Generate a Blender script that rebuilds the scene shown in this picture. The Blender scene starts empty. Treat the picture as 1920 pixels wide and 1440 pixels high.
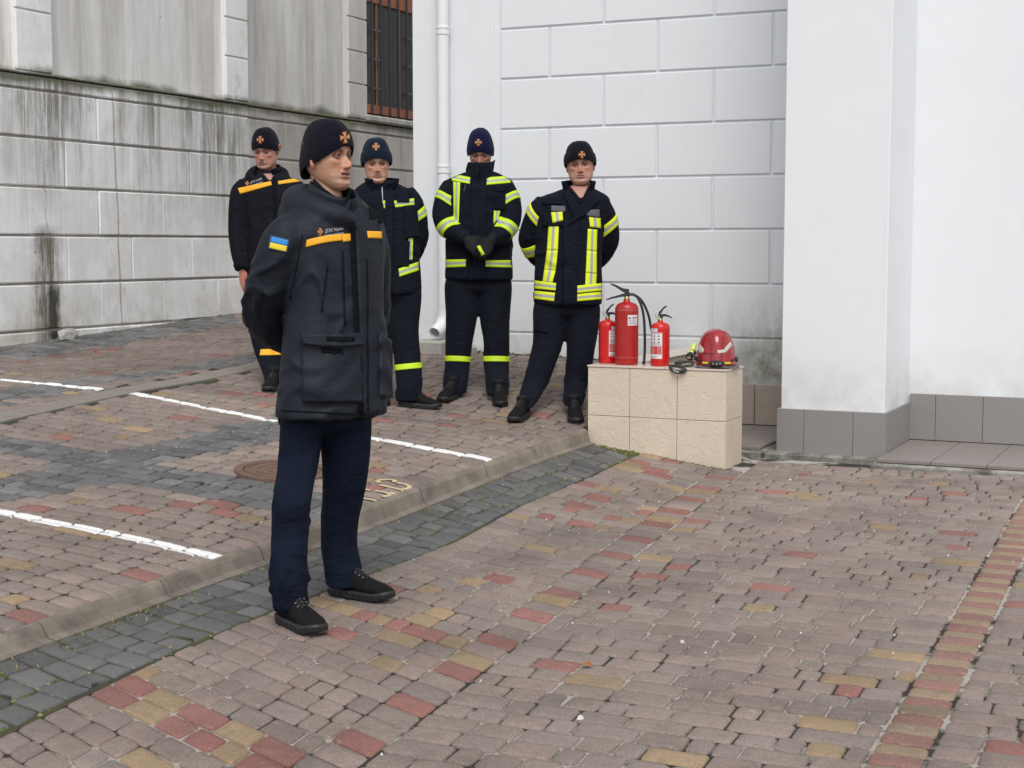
import bpy, math, random
import numpy as np
from mathutils import Vector, noise, Matrix
from mathutils.bvhtree import BVHTree
random.seed(7); np.random.seed(7)
S = bpy.context.scene
COL = S.collection

# ------------------------------------------------------------------ camera, sky, sun, exposure
f_, cx_, cy_, EYE = 2900., 960., 720., 1.38
psi, th = math.radians(25.4), math.atan(260 / 2900.)
FW = np.array([-math.sin(psi) * math.cos(th), math.cos(psi) * math.cos(th), -math.sin(th)])
RT = np.array([math.cos(psi), math.sin(psi), 0.])
UP = np.cross(RT, FW)
CP = np.array([0, 0, EYE])
cam = bpy.data.cameras.new('camera'); co = bpy.data.objects.new('camera', cam); COL.objects.link(co)
cam.sensor_width = 36; cam.lens = 36 * f_ / 1920.; cam.clip_end = 300; cam.clip_start = .05
M = Matrix.Identity(4)
for i in range(3):
    M[i][0] = RT[i]; M[i][1] = UP[i]; M[i][2] = -FW[i]; M[i][3] = CP[i]
co.matrix_world = M
S.camera = co

W = bpy.data.worlds.new('World'); S.world = W; W.use_nodes = True
nt = W.node_tree; nt.nodes.clear()
sky = nt.nodes.new('ShaderNodeTexSky'); sky.sky_type = 'NISHITA'; sky.sun_disc = False
SUN_EL, SUN_AZ = 54., 151.
sky.sun_elevation = math.radians(SUN_EL); sky.sun_rotation = math.radians(SUN_AZ)
sky.air_density = 1.0; sky.dust_density = 1.0; sky.ozone_density = 1.0
hs = nt.nodes.new('ShaderNodeHueSaturation'); hs.inputs['Saturation'].default_value = .18
bg = nt.nodes.new('ShaderNodeBackground'); bg.inputs['Strength'].default_value = .135
wo = nt.nodes.new('ShaderNodeOutputWorld')
nt.links.new(sky.outputs[0], hs.inputs['Color']); nt.links.new(hs.outputs[0], bg.inputs[0]); nt.links.new(bg.outputs[0], wo.inputs[0])
sl = bpy.data.lights.new('sun', 'SUN'); sl.energy = 1.25; sl.angle = math.radians(28); sl.color = (1, .975, .94)
so = bpy.data.objects.new('sun', sl); COL.objects.link(so)
az, el = math.radians(SUN_AZ), math.radians(SUN_EL)
sd = Vector((math.sin(az) * math.cos(el), math.cos(az) * math.cos(el), math.sin(el)))
so.rotation_euler = (-sd).to_track_quat('-Z', 'Y').to_euler()
S.view_settings.view_transform = 'Standard'; S.view_settings.look = 'None'
S.view_settings.exposure = .56; S.view_settings.gamma = 1; S.view_settings.use_curve_mapping = False
S.render.engine = 'CYCLES'
S.render.resolution_x, S.render.resolution_y = 1024, 768

# ------------------------------------------------------------------ helpers
def ray(x, y): return FW + RT * (x - cx_) / f_ - UP * (y - cy_) / f_
def atD(x, y, D): return CP + ray(x, y) * D
def atZ(x, y, z):
    d = ray(x, y); return CP + d * ((z - EYE) / d[2])
def atX(x, y, X):
    d = ray(x, y); return CP + d * (X / d[0])
def atY(x, y, Y):
    d = ray(x, y); return CP + d * (Y / d[1])
def depth(p): return float((np.array(p) - CP) @ FW)
def pix(p):
    v = np.asarray(p) - CP; D = v @ FW
    return cx_ + f_ * (v @ RT) / D, cy_ - f_ * (v @ UP) / D
def sm(t): t = np.clip(t, 0, 1); return t * t * (3 - 2 * t)

KX = -3.775; KW = .055
def kx(Y): return KX + np.interp(Y, [3, 3.85, 5.5, 7, 9.1], [.07, .034, -.058, -.05, .0])
def ground(X, Y):
    X = np.asarray(X, float); Y = np.asarray(Y, float)
    zp = .12 * sm((Y - 5.8) / 3.4) * np.clip((-2.87 - X) / .93, 0, 1)
    zk = np.interp(Y, [2, 4, 5.5, 6.4, 9.1, 10, 11.1, 14, 18], [.046, .054, .066, .10, .20, .32, .49, .62, .78])
    zl = .554 + .0435 * (Y - 9.6)
    t = np.clip((kx(Y) - KW - X) / 5.3, 0, 1.3) ** .8
    zd = zk + (zl - zk) * t
    s = sm((kx(Y) - X) / KW)
    # behind the block the driveway level runs on to the wall
    back = (Y > 9.2) & (X < -3.56)
    return np.where(back, zd, zp * (1 - s) + zd * s)
def atG(x, y):
    z = .1
    for _ in range(12):
        p = atZ(x, y, z); z = .5 * z + .5 * float(ground(p[0], p[1]))
    return atZ(x, y, z)

def tag(o, label=None, cat=None, group=None, kind=None):
    if label: o['label'] = label
    if cat: o['category'] = cat
    if group: o['group'] = group
    if kind: o['kind'] = kind
    return o
def empty(name, loc=(0, 0, 0)):
    o = bpy.data.objects.new(name, None); o.location = loc; o.empty_display_size = .1; COL.objects.link(o); return o
def mk(name, v, f, m, parent=None, smooth=False, fm=None, col=None, origin=None):
    v = np.asarray(v, float).reshape(-1, 3)
    base = Vector((0, 0, 0))
    if parent is not None:
        q_ = parent
        while q_ is not None: base = base + Vector(q_.location); q_ = q_.parent
    o_ = Vector(origin) if origin is not None else base
    v = v - np.array(o_)
    me = bpy.data.meshes.new(name); me.from_pydata(v.tolist(), [], [list(x) for x in f])
    ms = m if isinstance(m, (list, tuple)) else [m]
    for a in ms: me.materials.append(a)
    if fm is not None: me.polygons.foreach_set('material_index', np.asarray(fm, np.int32))
    if smooth: me.polygons.foreach_set('use_smooth', np.ones(len(me.polygons), bool))
    if col is not None:
        ca = me.color_attributes.new('Col', 'FLOAT_COLOR', 'POINT')
        c = np.ones((len(v), 4), np.float32); c[:, :3] = np.asarray(col, np.float32)
        ca.data.foreach_set('color', c.ravel())
    me.validate(); me.update()
    o = bpy.data.objects.new(name, me); COL.objects.link(o)
    if parent is not None: o.parent = parent
    o.location = o_ - base
    return o

class MB:
    def __init__(s): s.v = []; s.f = []; s.m = []; s.c = []
    def add(s, v, f, mi=0, c=(1, 1, 1)):
        b = len(s.v); s.v.extend([tuple(map(float, p)) for p in v])
        for q in f: s.f.append([b + i for i in q]); s.m.append(mi)
        s.c.extend([c] * len(v)); return s
    def box(s, a, b, mi=0, bev=0., c=(1, 1, 1)):
        v, f = boxm(a, b, bev); return s.add(v, f, mi, c)
    def tube(s, pts, r, n=10, mi=0, c=(1, 1, 1), cap=True):
        v, f = tubem(pts, r, n, cap); return s.add(v, f, mi, c)
    def build(s, name, m, parent=None, smooth=False, col=False, origin=None):
        return mk(name, s.v, s.f, m, parent, smooth, s.m, s.c if col else None, origin)

def boxm(a, b, bev=0.):
    x0, y0, z0 = a; x1, y1, z1 = b
    if bev <= 0:
        v = [(x, y, z) for x in (x0, x1) for y in (y0, y1) for z in (z0, z1)]
        f = [(0, 1, 3, 2), (4, 6, 7, 5), (0, 4, 5, 1), (2, 3, 7, 6), (0, 2, 6, 4), (1, 5, 7, 3)]
        return v, f
    e = bev; v = []; f = []
    lo = (x0, y0, z0); hi = (x1, y1, z1)
    idx = {}
    for sx in (0, 1):
        for sy in (0, 1):
            for sz in (0, 1):
                c = [hi[i] if s_ else lo[i] for i, s_ in enumerate((sx, sy, sz))]
                for ax in range(3):
                    p = list(c)
                    for i, s_ in enumerate((sx, sy, sz)):
                        if i != ax: p[i] += -e if s_ else e
                    idx[(sx, sy, sz, ax)] = len(v); v.append(tuple(p))
    g = lambda *k: idx[k]
    for s_ in (0, 1):
        q = [g(s_, 0, 0, 0), g(s_, 0, 1, 0), g(s_, 1, 1, 0), g(s_, 1, 0, 0)]; f.append(q if not s_ else q[::-1])
        q = [g(0, s_, 0, 1), g(1, s_, 0, 1), g(1, s_, 1, 1), g(0, s_, 1, 1)]; f.append(q if not s_ else q[::-1])
        q = [g(0, 0, s_, 2), g(0, 1, s_, 2), g(1, 1, s_, 2), g(1, 0, s_, 2)]; f.append(q if not s_ else q[::-1])
    for a1 in (0, 1):
        for a2 in (0, 1):
            f.append([g(0, a1, a2, 1), g(1, a1, a2, 1), g(1, a1, a2, 2), g(0, a1, a2, 2)])
            f.append([g(a1, 0, a2, 0), g(a1, 1, a2, 0), g(a1, 1, a2, 2), g(a1, 0, a2, 2)])
            f.append([g(a1, a2, 0, 0), g(a1, a2, 1, 0), g(a1, a2, 1, 1), g(a1, a2, 0, 1)])
    for sx in (0, 1):
        for sy in (0, 1):
            for sz in (0, 1): f.append([g(sx, sy, sz, 0), g(sx, sy, sz, 1), g(sx, sy, sz, 2)])
    # consistent winding: point outwards from the centre
    c = np.array([(x0 + x1) / 2, (y0 + y1) / 2, (z0 + z1) / 2]); vv = np.array(v); out = []
    for q in f:
        p = vv[q]; n = np.cross(p[1] - p[0], p[2] - p[1])
        out.append(q if n @ (p.mean(0) - c) > 0 else q[::-1])
    return v, out

def nrm(v): v = np.asarray(v, float); return v / (np.linalg.norm(v) + 1e-12)
def tubem(pts, r, n=12, cap=True, ref=None):
    """tube through pts; r scalar, list, or list of (a,b)"""
    pts = [np.asarray(p, float) for p in pts]; k = len(pts)
    if np.isscalar(r): r = [r] * k
    T = []
    for i in range(k):
        T.append(nrm(pts[min(i + 1, k - 1)] - pts[max(i - 1, 0)]))
    u = np.asarray(ref if ref is not None else ((0, 0, 1) if abs(T[0][2]) < .9 else (1, 0, 0)), float)
    v = []; f = []
    for i in range(k):
        u = nrm(u - T[i] * (u @ T[i])); w = np.cross(T[i], u)
        a, b = (r[i] if not np.isscalar(r[i]) else (r[i], r[i]))
        for j in range(n):
            t = 2 * math.pi * j / n; v.append(pts[i] + u * a * math.cos(t) + w * b * math.sin(t))
    for i in range(k - 1):
        for j in range(n):
            j2 = (j + 1) % n; f.append((i * n + j, i * n + j2, (i + 1) * n + j2, (i + 1) * n + j))
    if cap:
        b = len(v); v += v[:n] + v[(k - 1) * n:k * n]; f.append(tuple(b + j for j in range(n))[::-1]); f.append(tuple(b + n + j for j in range(n)))
    return v, f
def spline(pts, per=6):
    """Catmull-Rom through n-dim control points"""
    P = [np.asarray(p, float) for p in pts]; P = [2 * P[0] - P[1]] + P + [2 * P[-1] - P[-2]]
    out = []
    for i in range(1, len(P) - 2):
        for s_ in range(per):
            t = s_ / per; a, b, c, d = P[i - 1:i + 3]
            out.append(.5 * (2 * b + (c - a) * t + (2 * a - 5 * b + 4 * c - d) * t * t + (3 * b - a - 3 * c + d) * t ** 3))
    out.append(P[-2]); return out
def lathe(prof, c, n=28):
    v = []; f = []
    for r, z in prof:
        for j in range(n):
            t = 2 * math.pi * j / n; v.append((c[0] + r * math.cos(t), c[1] + r * math.sin(t), c[2] + z))
    for i in range(len(prof) - 1):
        for j in range(n):
            j2 = (j + 1) % n; f.append((i * n + j, i * n + j2, (i + 1) * n + j2, (i + 1) * n + j))
    f.append(tuple(range(n))[::-1]); f.append(tuple((len(prof) - 1) * n + j for j in range(n)))
    return v, f

# ------------------------------------------------------------------ node materials
class NG:
    def __init__(s, name):
        s.m = bpy.data.materials.new(name); s.m.use_nodes = True; s.t = s.m.node_tree
        s.b = s.t.nodes['Principled BSDF']; s.pos = None
    def n(s, typ, **k):
        x = s.t.nodes.new('ShaderNode' + typ)
        for a, b in k.items(): setattr(x, a, b)
        return x
    def l(s, a, b): s.t.links.new(a, b)
    def P(s):
        if s.pos is None: s.pos = s.n('NewGeometry').outputs['Position']
        return s.pos
    def mapv(s, scale=(1, 1, 1), src=None, loc=(0, 0, 0)):
        m_ = s.n('Mapping'); m_.inputs['Scale'].default_value = scale; m_.inputs['Location'].default_value = loc
        s.l(src or s.P(), m_.inputs['Vector']); return m_.outputs[0]
    def noise(s, scale=5, det=4, rough=.55, vec=None, dist=0.):
        x = s.n('TexNoise'); x.inputs['Scale'].default_value = scale; x.inputs['Detail'].default_value = det
        x.inputs['Roughness'].default_value = rough; x.inputs['Distortion'].default_value = dist
        s.l(vec or s.P(), x.inputs['Vector']); return x.outputs['Fac']
    def ramp(s, fac, stops):
        r = s.n('ValToRGB'); e = r.color_ramp.elements
        while len(e) < len(stops): e.new(.5)
        for i, (p, c) in enumerate(stops):
            e[i].position = p; e[i].color = (c, c, c, 1) if np.isscalar(c) else (*c, 1)
        s.l(fac, r.inputs[0]); return r.outputs[0]
    def mix(s, fac, a, b, mode='MIX'):
        x = s.n('Mix', data_type='RGBA', blend_type=mode)
        for v, sk in ((fac, x.inputs[0]), (a, x.inputs[6]), (b, x.inputs[7])):
            if isinstance(v, bpy.types.NodeSocket): s.l(v, sk)
            elif np.isscalar(v): sk.default_value = v if sk.type == 'VALUE' else (v, v, v, 1)
            else: sk.default_value = (*v, 1)
        return x.outputs[2]
    def math(s, op, a, b=None, c=None, clamp=False):
        x = s.n('Math', operation=op); x.use_clamp = clamp
        for v, sk in ((a, x.inputs[0]), (b, x.inputs[1]), (c, x.inputs[2])):
            if v is None: continue
            if isinstance(v, bpy.types.NodeSocket): s.l(v, sk)
            else: sk.default_value = v
        return x.outputs[0]
    def sep(s, src=None):
        x = s.n('SeparateXYZ'); s.l(src or s.P(), x.inputs[0]); return x.outputs
    def band(s, v, lo, hi, soft):
        """1 inside lo..hi"""
        a = s.n('MapRange'); a.inputs[1].default_value = lo - soft; a.inputs[2].default_value = lo + soft; s.l(v, a.inputs[0])
        b = s.n('MapRange'); b.inputs[1].default_value = hi - soft; b.inputs[2].default_value = hi + soft
        b.inputs[3].default_value = 1; b.inputs[4].default_value = 0; s.l(v, b.inputs[0])
        return s.math('MULTIPLY', a.outputs[0], b.outputs[0])
    def bump(s, h, st=.3, d=.002, prev=None):
        b = s.n('Bump'); b.inputs['Strength'].default_value = st; b.inputs['Distance'].default_value = d
        s.l(h, b.inputs['Height'])
        if prev: s.l(prev, b.inputs['Normal'])
        s.l(b.outputs[0], s.b.inputs['Normal']); return b.outputs[0]
    def set(s, color=None, rough=None, **k):
        if color is not None:
            if isinstance(color, bpy.types.NodeSocket): s.l(color, s.b.inputs['Base Color'])
            else: s.b.inputs['Base Color'].default_value = (*color, 1)
        if rough is not None:
            if isinstance(rough, bpy.types.NodeSocket): s.l(rough, s.b.inputs['Roughness'])
            else: s.b.inputs['Roughness'].default_value = rough
        for a, v in k.items(): s.b.inputs[a.replace('_', ' ')].default_value = v
        return s.m
def simple(name, c, rough=.5, var=.12, scale=20, bump=0, bscale=200, obj=False, **k):
    g = NG(name)
    n = g.noise(scale, 4)
    col = g.mix(n, tuple(x * (1 - var) for x in c), tuple(min(1, x * (1 + var)) for x in c))
    if bump: g.bump(g.noise(bscale, 3), bump, .002)
    return g.set(col, rough, **k)

# ------------------------------------------------------------------ stone materials
WHITE_LINES = [(atG(-60, 948), atG(408, 1046), .042), (atG(-60, 706), atG(226, 733), .036),
               (atG(250, 737), atG(522, 791), .036), (atG(660, 815), atG(924, 865), .036)]
def paver_mat(name, lines=(), pale=0.):
    g = NG(name)
    at = g.n('VertexColor', layer_name='Col').outputs['Color']
    spk = g.mix(1., g.ramp(g.noise(330, 3, .7), [(.30, .68), (.5, 1.0), (.72, 1.25)]), g.ramp(g.noise(125, 3, .8), [(.32, .72), (.5, 1.0), (.68, 1.22)]), 'MULTIPLY')
    c = g.mix(1., at, spk, 'MULTIPLY')
    bl = g.ramp(g.noise(1.6, 6, .68), [(.30, .66), (.52, 1.0), (.72, 1.12)])
    c = g.mix(1., c, bl, 'MULTIPLY')
    grime = g.ramp(g.noise(14, 6, .65), [(.5, 0), (.75, 1)])
    c = g.mix(g.math('MULTIPLY', grime, .35), c, (.10, .085, .07))
    dust = g.ramp(g.noise(26, 5, .7, g.mapv(loc=(4, 9, 2))), [(.60, 0), (.72, 1)])
    c = g.mix(g.math('MULTIPLY', dust, .30 + pale), c, (.50, .44, .38))
    rough = .85
    for (a, b, w) in lines:
        d = b - a; L = math.hypot(d[0], d[1]); d = d / L; nn = (-d[1], d[0])
        p = g.sep()
        along = g.math('ADD', g.math('MULTIPLY', p[0], d[0]), g.math('MULTIPLY', p[1], d[1]))
        acr = g.math('ADD', g.math('MULTIPLY', p[0], nn[0]), g.math('MULTIPLY', p[1], nn[1]))
        wob = g.math('MULTIPLY', g.math('SUBTRACT', g.noise(18, 3), .5), .022)
        acr = g.math('ADD', acr, wob)
        c0 = a[0] * nn[0] + a[1] * nn[1]; a0 = a[0] * d[0] + a[1] * d[1]
        mk_ = g.math('MULTIPLY', g.band(acr, c0 - w, c0 + w, .004), g.band(along, a0, a0 + L, .01))
        wear = g.ramp(g.noise(60, 4, .75), [(.34, 0), (.42, 1)])
        mk_ = g.math('MULTIPLY', mk_, wear)
        c = g.mix(mk_, c, (.78, .78, .76))
    h = g.noise(420, 4, .7)
    b1 = g.bump(g.noise(34, 4), .35, .004)
    g.bump(h, .5, .0016, b1)
    return g.set(c, rough)
M_PAVE = paver_mat('plaza paver', pale=.1)
M_DRIVE = paver_mat('driveway paver with white lines', WHITE_LINES)
def sett_mat():
    g = NG('dark granite sett')
    at = g.n('VertexColor', layer_name='Col').outputs['Color']
    c = g.mix(1., at, g.ramp(g.noise(260, 3, .8), [(.3, .55), (.5, 1.), (.72, 1.6)]), 'MULTIPLY')
    c = g.mix(g.ramp(g.noise(9, 5, .65), [(.5, 0), (.8, .5)]), c, (.20, .18, .155))
    b1 = g.bump(g.noise(22, 5, .6), .8, .012)
    g.bump(g.noise(180, 4), .6, .002, b1)
    return g.set(c, .7)
M_SETT = sett_mat()
def joint_mat(name, dark, moss, cement, mossamt, cemamt, lines=()):
    g = NG(name)
    c = g.mix(g.noise(40, 4), tuple(x * .7 for x in dark), dark)
    ce = g.ramp(g.noise(1.5, 5, .7, g.mapv(loc=(3.1, 7.7, 0))), [(cemamt - .03, 0), (cemamt + .03, 1)])
    c = g.mix(ce, c, cement)
    for (qa, qb, wd) in lines:
        d = qb - qa; L = math.hypot(d[0], d[1]); d = d / L; p = g.sep(); nn = (-d[1], d[0])
        al_ = g.math('ADD', g.math('MULTIPLY', p[0], d[0]), g.math('MULTIPLY', p[1], d[1])); ac_ = g.math('ADD', g.math('MULTIPLY', p[0], nn[0]), g.math('MULTIPLY', p[1], nn[1]))
        c0 = qa[0] * nn[0] + qa[1] * nn[1]; a0 = qa[0] * d[0] + qa[1] * d[1]
        mk_ = g.math('MULTIPLY', g.math('MULTIPLY', g.band(ac_, c0 - wd, c0 + wd, .03), g.band(al_, a0, a0 + L, .1)), g.ramp(g.noise(2.5, 5, .7), [(.36, 0), (.46, 1)]))
        c = g.mix(mk_, c, (.50, .47, .42))
    mo = g.ramp(g.noise(1.1, 6, .7), [(mossamt - .04, 0), (mossamt + .06, 1)])
    mm = g.mix(g.noise(90, 3), tuple(x * .5 for x in moss), moss)
    c = g.mix(mo, c, mm)
    g.bump(g.noise(160, 4, .7), 1., .006)
    return g.set(c, .95)
M_JPL = joint_mat('plaza joint sand', (.040, .034, .026), (.040, .050, .018), (.42, .39, .34), .62, .50)
M_JDR = joint_mat('driveway joint sand', (.030, .026, .020), (.05, .068, .02), (.30, .27, .22), .54, .66, [(atG(150, 862), atG(540, 778), .22), (atG(-40, 955), atG(130, 905), .22), (atG(-40, 822), atG(200, 872), .10)])
M_JST = joint_mat('sett joint soil', (.055, .047, .035), (.095, .105, .028), (.24, .22, .18), .45, .72)

# ------------------------------------------------------------------ paving stones
def stone_geo(q, z_off, gap=.0030, rnd=.016, bulge=.002, tall=.0055, nc=3, wob=0., gfun=ground, dome=.0004):
    """one paver from four ground corners q (x,y) in order; rounded outline, chamfered shoulder"""
    q = np.asarray(q, float); out = []
    cen = q.mean(0)
    for i in range(4):
        p = q[i]; a = nrm(q[i - 1] - p); b = nrm(q[(i + 1) % 4] - p)
        s_ = max(.3, abs(a[0] * b[1] - a[1] * b[0]))
        p = p + (a + b) * gap / s_
        r = min(rnd, .32 * np.linalg.norm(q[i - 1] - q[i]), .32 * np.linalg.norm(q[(i + 1) % 4] - q[i]))
        p0 = p + a * r; p1 = p + b * r
        if nc == 2: pts = [p0, p1]
        else: pts = [p0, .25 * p0 + .5 * p + .25 * p1 + (cen - p) * .0, p1]
        out += pts
    out = np.array(out)
    if wob: out = out + np.random.uniform(-wob, wob, out.shape)
    if bulge:
        # slight outward belly at rounded points keeps sides from being ruler straight
        out = out + np.random.uniform(-.0012, .0012, out.shape)
    n = len(out)
    tilt = np.random.uniform(-.010, .010, 2)
    def zz(P, off):
        return gfun(P[:, 0], P[:, 1]) + off + z_off + (P - cen) @ tilt
    inner = cen + (out - cen) * (1 - .0068 / max(.03, np.linalg.norm(out - cen, axis=1).mean()))
    in2 = cen + (out - cen) * .55
    v = np.vstack([np.c_[out, zz(out, -.030)], np.c_[out, zz(out, -tall)], np.c_[inner, zz(inner, -.0006)], np.c_[in2, zz(in2, dome)]])
    f = []
    for r_ in range(3):
        for j in range(n):
            j2 = (j + 1) % n; f.append((r_ * n + j, r_ * n + j2, (r_ + 1) * n + j2, (r_ + 1) * n + j))
    f.append(tuple(3 * n + j for j in range(n)))
    return v, f

GREY = [(.262, .205, .172), (.246, .195, .166), (.272, .212, .178), (.232, .186, .162), (.256, .208, .180), (.256, .195, .166)]
RED = [(.285, .125, .103), (.255, .118, .10), (.30, .138, .115)]
YEL = [(.315, .222, .130), (.285, .205, .125), (.33, .235, .142)]
DARK = [(.098, .096, .095), (.115, .112, .110), (.082, .081, .081), (.130, .127, .124), (.104, .101, .099)]
def pick(lst): return tuple(np.array(random.choice(lst)) * (random.uniform(.80, 1.22) if lst is DARK else random.uniform(.83, 1.03)))
def visible(c, mx=560):
    v = np.array([c[0], c[1], float(ground(c[0], c[1]))]) - CP
    if v @ FW < .5: return False
    x, y = pix(v + CP); return -mx < x < 1920 + mx and y < 1440 + mx * .6
def build_stones(quads, cols, base, m, name, stuffname, label, **k):
    """nearest 300 as parts, the rest one joined part"""
    items = []
    for q, c in zip(quads, cols):
        ce = np.asarray(q).mean(0)
        if not visible(ce): continue
        items.append((depth((ce[0], ce[1], 0)) + (0 if visible(ce, -6) else 100), q, c))
    items.sort(key=lambda t: t[0])
    rest = MB()
    for i, (d, q, c) in enumerate(items):
        kk = dict(k)
        if i >= 900: kk['nc'] = 2
        v, f = stone_geo(q, random.uniform(-.0025, .0025), **kk)
        if i < 300:
            mk(name, v, f, m, base, True, None, np.tile(c, (len(v), 1)), origin=tuple(v.mean(0)))
        else: rest.add(v, f, 0, c)
    if rest.v:
        o = rest.build(stuffname, m, base, True, True); tag(o, label, None, None, 'stuff')
    return len(items)
def sheet(name, x0, x1, y0, y1, off, m, nx=40, ny=60, kind='structure', g=ground):
    xs = np.linspace(x0, x1, nx); ys = np.linspace(y0, y1, ny)
    XX, YY = np.meshgrid(xs, ys); Z = g(XX, YY) + off
    v = np.c_[XX.ravel(), YY.ravel(), Z.ravel()]
    f = [(j * nx + i, j * nx + i + 1, (j + 1) * nx + i + 1, (j + 1) * nx + i) for j in range(ny - 1) for i in range(nx - 1)]
    o = mk(name, v, f, m, None, True); tag(o, None, None, None, kind); return o

# far reaching ground under everything
M_FAR = simple('distant ground', (.12, .105, .09), .9, .2, 3)
def g_far(X, Y): return ground(np.clip(X, -9.5, 5), np.clip(Y, 0, 14)) - .05
o = sheet('ground', -120, 120, -60, 160, 0, M_FAR, 120, 120, g=lambda X, Y: g_far(X, Y) - .08)
plaza = sheet('plaza_pavement', -3.70, 4.2, -1.0, 9.75, -.0070, M_JPL, 60, 90)
tag(plaza, 'pinkish grey block pavement with scattered red and yellow pavers in front of the block')
drive = sheet('driveway', -9.6, -3.81, 1.0, 18., -.0095, M_JDR, 60, 120)
tag(drive, 'sloping block paved parking area between kerb and weathered wall')

# --- plaza, part between line A and the right edge: courses run along the facade
def lineA_x(Y): return -2.086 + (-.368 / 3.177) * (Y - 3.453)
def lineB_x(Y): return -.927 + (-.121 / 2.973) * (Y - 5.149)
quads = []; cols = []
RH = .120
def course(xa, xb, y0, y1, ya=None, yb=None, lens=((.08, 3), (.115, 3), (.15, 4), (.185, 4)), red=.035, yel=.04, fan=0):
    """one course of stones from xa to xb (each (x at y0, x at y1))"""
    L = (xb[0] - xa[0] + xb[1] - xa[1]) / 2; s_ = 0; cuts = [0]
    pool = [l for l, w in lens for _ in range(w)]
    while s_ < L - .05:
        s_ += random.choice(pool) * random.uniform(.93, 1.07)
        if L - s_ < .06: s_ = L
        cuts.append(min(s_, L) / L)
    for a, b in zip(cuts[:-1], cuts[1:]):
        j0 = random.uniform(-.004, .004)
        q = [(xa[0] + (xb[0] - xa[0]) * a, y0), (xa[0] + (xb[0] - xa[0]) * b, y0 + 0),
             (xa[1] + (xb[1] - xa[1]) * b + j0, y1), (xa[1] + (xb[1] - xa[1]) * a + j0, y1)]
        r = random.random()
        cols.append(pick(RED) if r < red else pick(YEL) if r < red + yel else pick(GREY)); quads.append(q)
Y = 1.9
while Y < 9.56:
    y0, y1 = Y, min(Y + RH * random.uniform(.96, 1.04), 9.565)
    if y1 - y0 < .05: break
    course((lineA_x(y0), lineA_x(y1)), (lineB_x(y0), lineB_x(y1)), y0, y1)
    # band B: alternating red and yellow blocks
    for k_ in range(2):
        pass
    w = .152
    if y0 < 8.2: pass
    course((lineB_x(y0) + w + .006, lineB_x(y1) + w + .006), (3.3, 3.3), y0, y1)
    Y = y1
Y = 1.9; k_ = 0
while Y < 9.54:
    y0, y1 = Y, min(Y + .098, 9.565); k_ += 1
    quads.append([(lineB_x(y0) + .004, y0), (lineB_x(y0) + .152, y0), (lineB_x(y1) + .152, y1), (lineB_x(y1) + .004, y1)])
    cols.append(tuple(.75 * np.array(pick(RED) if k_ % 2 else pick(YEL)) + .25 * np.array(pick(GREY))))
    Y = y1
# --- plaza, part between the dark setts and line A (courses turn like a fan)
Lpt = [(-420, 1700), (-120, 1440), (128, 1318), (285, 1242), (451, 1169), (700, 1073), (857, 1013), (977, 947), (1107, 893), (1200, 850)]
Lw = [atZ(x, y, 0)[:2] for x, y in Lpt]
Lw = np.array([p + np.array([0., 0.]) for p in Lw])
# account for the slope of the setts near the block
for i, (x, y) in enumerate(Lpt):
    p = atG(x, y); Lw[i] = p[:2]
ordr = np.argsort(Lw[:, 1]); Lw = Lw[ordr]
def setts_x(Y): return np.interp(Y, Lw[:, 1], Lw[:, 0])
def fanshift(Y): return np.interp(Y, [2.5, 4.5, 6.5, 9.], [.52, .50, .33, .06])   # how much nearer the course ends on line A
Y = 2.2
BW = .20; FH_ = .122
while Y < 9.8:
    y0, y1 = Y, Y + FH_
    def pt(Yv, t):
        xl = float(setts_x(Yv)); yr = Yv - float(fanshift(Yv)); xr = lineA_x(yr) - .004
        return np.array([xl + (xr - xl) * t, Yv + (yr - Yv) * t])
    L = np.linalg.norm(pt(y0, 1) - pt(y0, 0)); tb = 1 - BW / L; s_ = 0; cuts = [0]
    while s_ < tb - .01:
        s_ += random.choice([.10, .13, .16, .17, .20, .22]) / L * random.uniform(.95, 1.05)
        if tb - s_ < .07 / L: s_ = tb
        cuts.append(min(s_, tb))
    cuts.append(1.)
    idx = int(round((Y - 2.2) / FH_))
    special = pix((*pt(y0, .2), 0))
    for j, (a, b) in enumerate(zip(cuts[:-1], cuts[1:])):
        q = [pt(y0, a), pt(y0, b), pt(y1, b), pt(y1, a)]
        ce = np.mean(q, 0)
        if ce[1] > 9.12 and ce[0] < -2.84: continue
        if ce[1] > 9.7: continue
        r = random.random()
        mid = 4.98 < y0 < 5.12 or 3.66 < y0 < 3.80
        if j == len(cuts) - 2: c = pick(RED) if idx % 3 == 0 else pick(YEL) if idx % 7 == 1 else pick(GREY)
        elif mid: c = pick(RED) if r < .38 else pick(YEL) if r < .8 else pick(GREY)
        elif y0 > 7: c = pick(RED) if r < .13 else pick(YEL) if r < .27 else pick(GREY)
        else: c = pick(RED) if r < .055 else pick(YEL) if r < .13 else pick(GREY)
        quads.append(q); cols.append(c)
    Y = y1
# clip fan courses that run under the strip close to the porch
nq = build_stones(quads, cols, plaza, M_PAVE, 'paving_stone', 'paving_stones', 'smaller pavers farther off, joined', rnd=.018)

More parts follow.
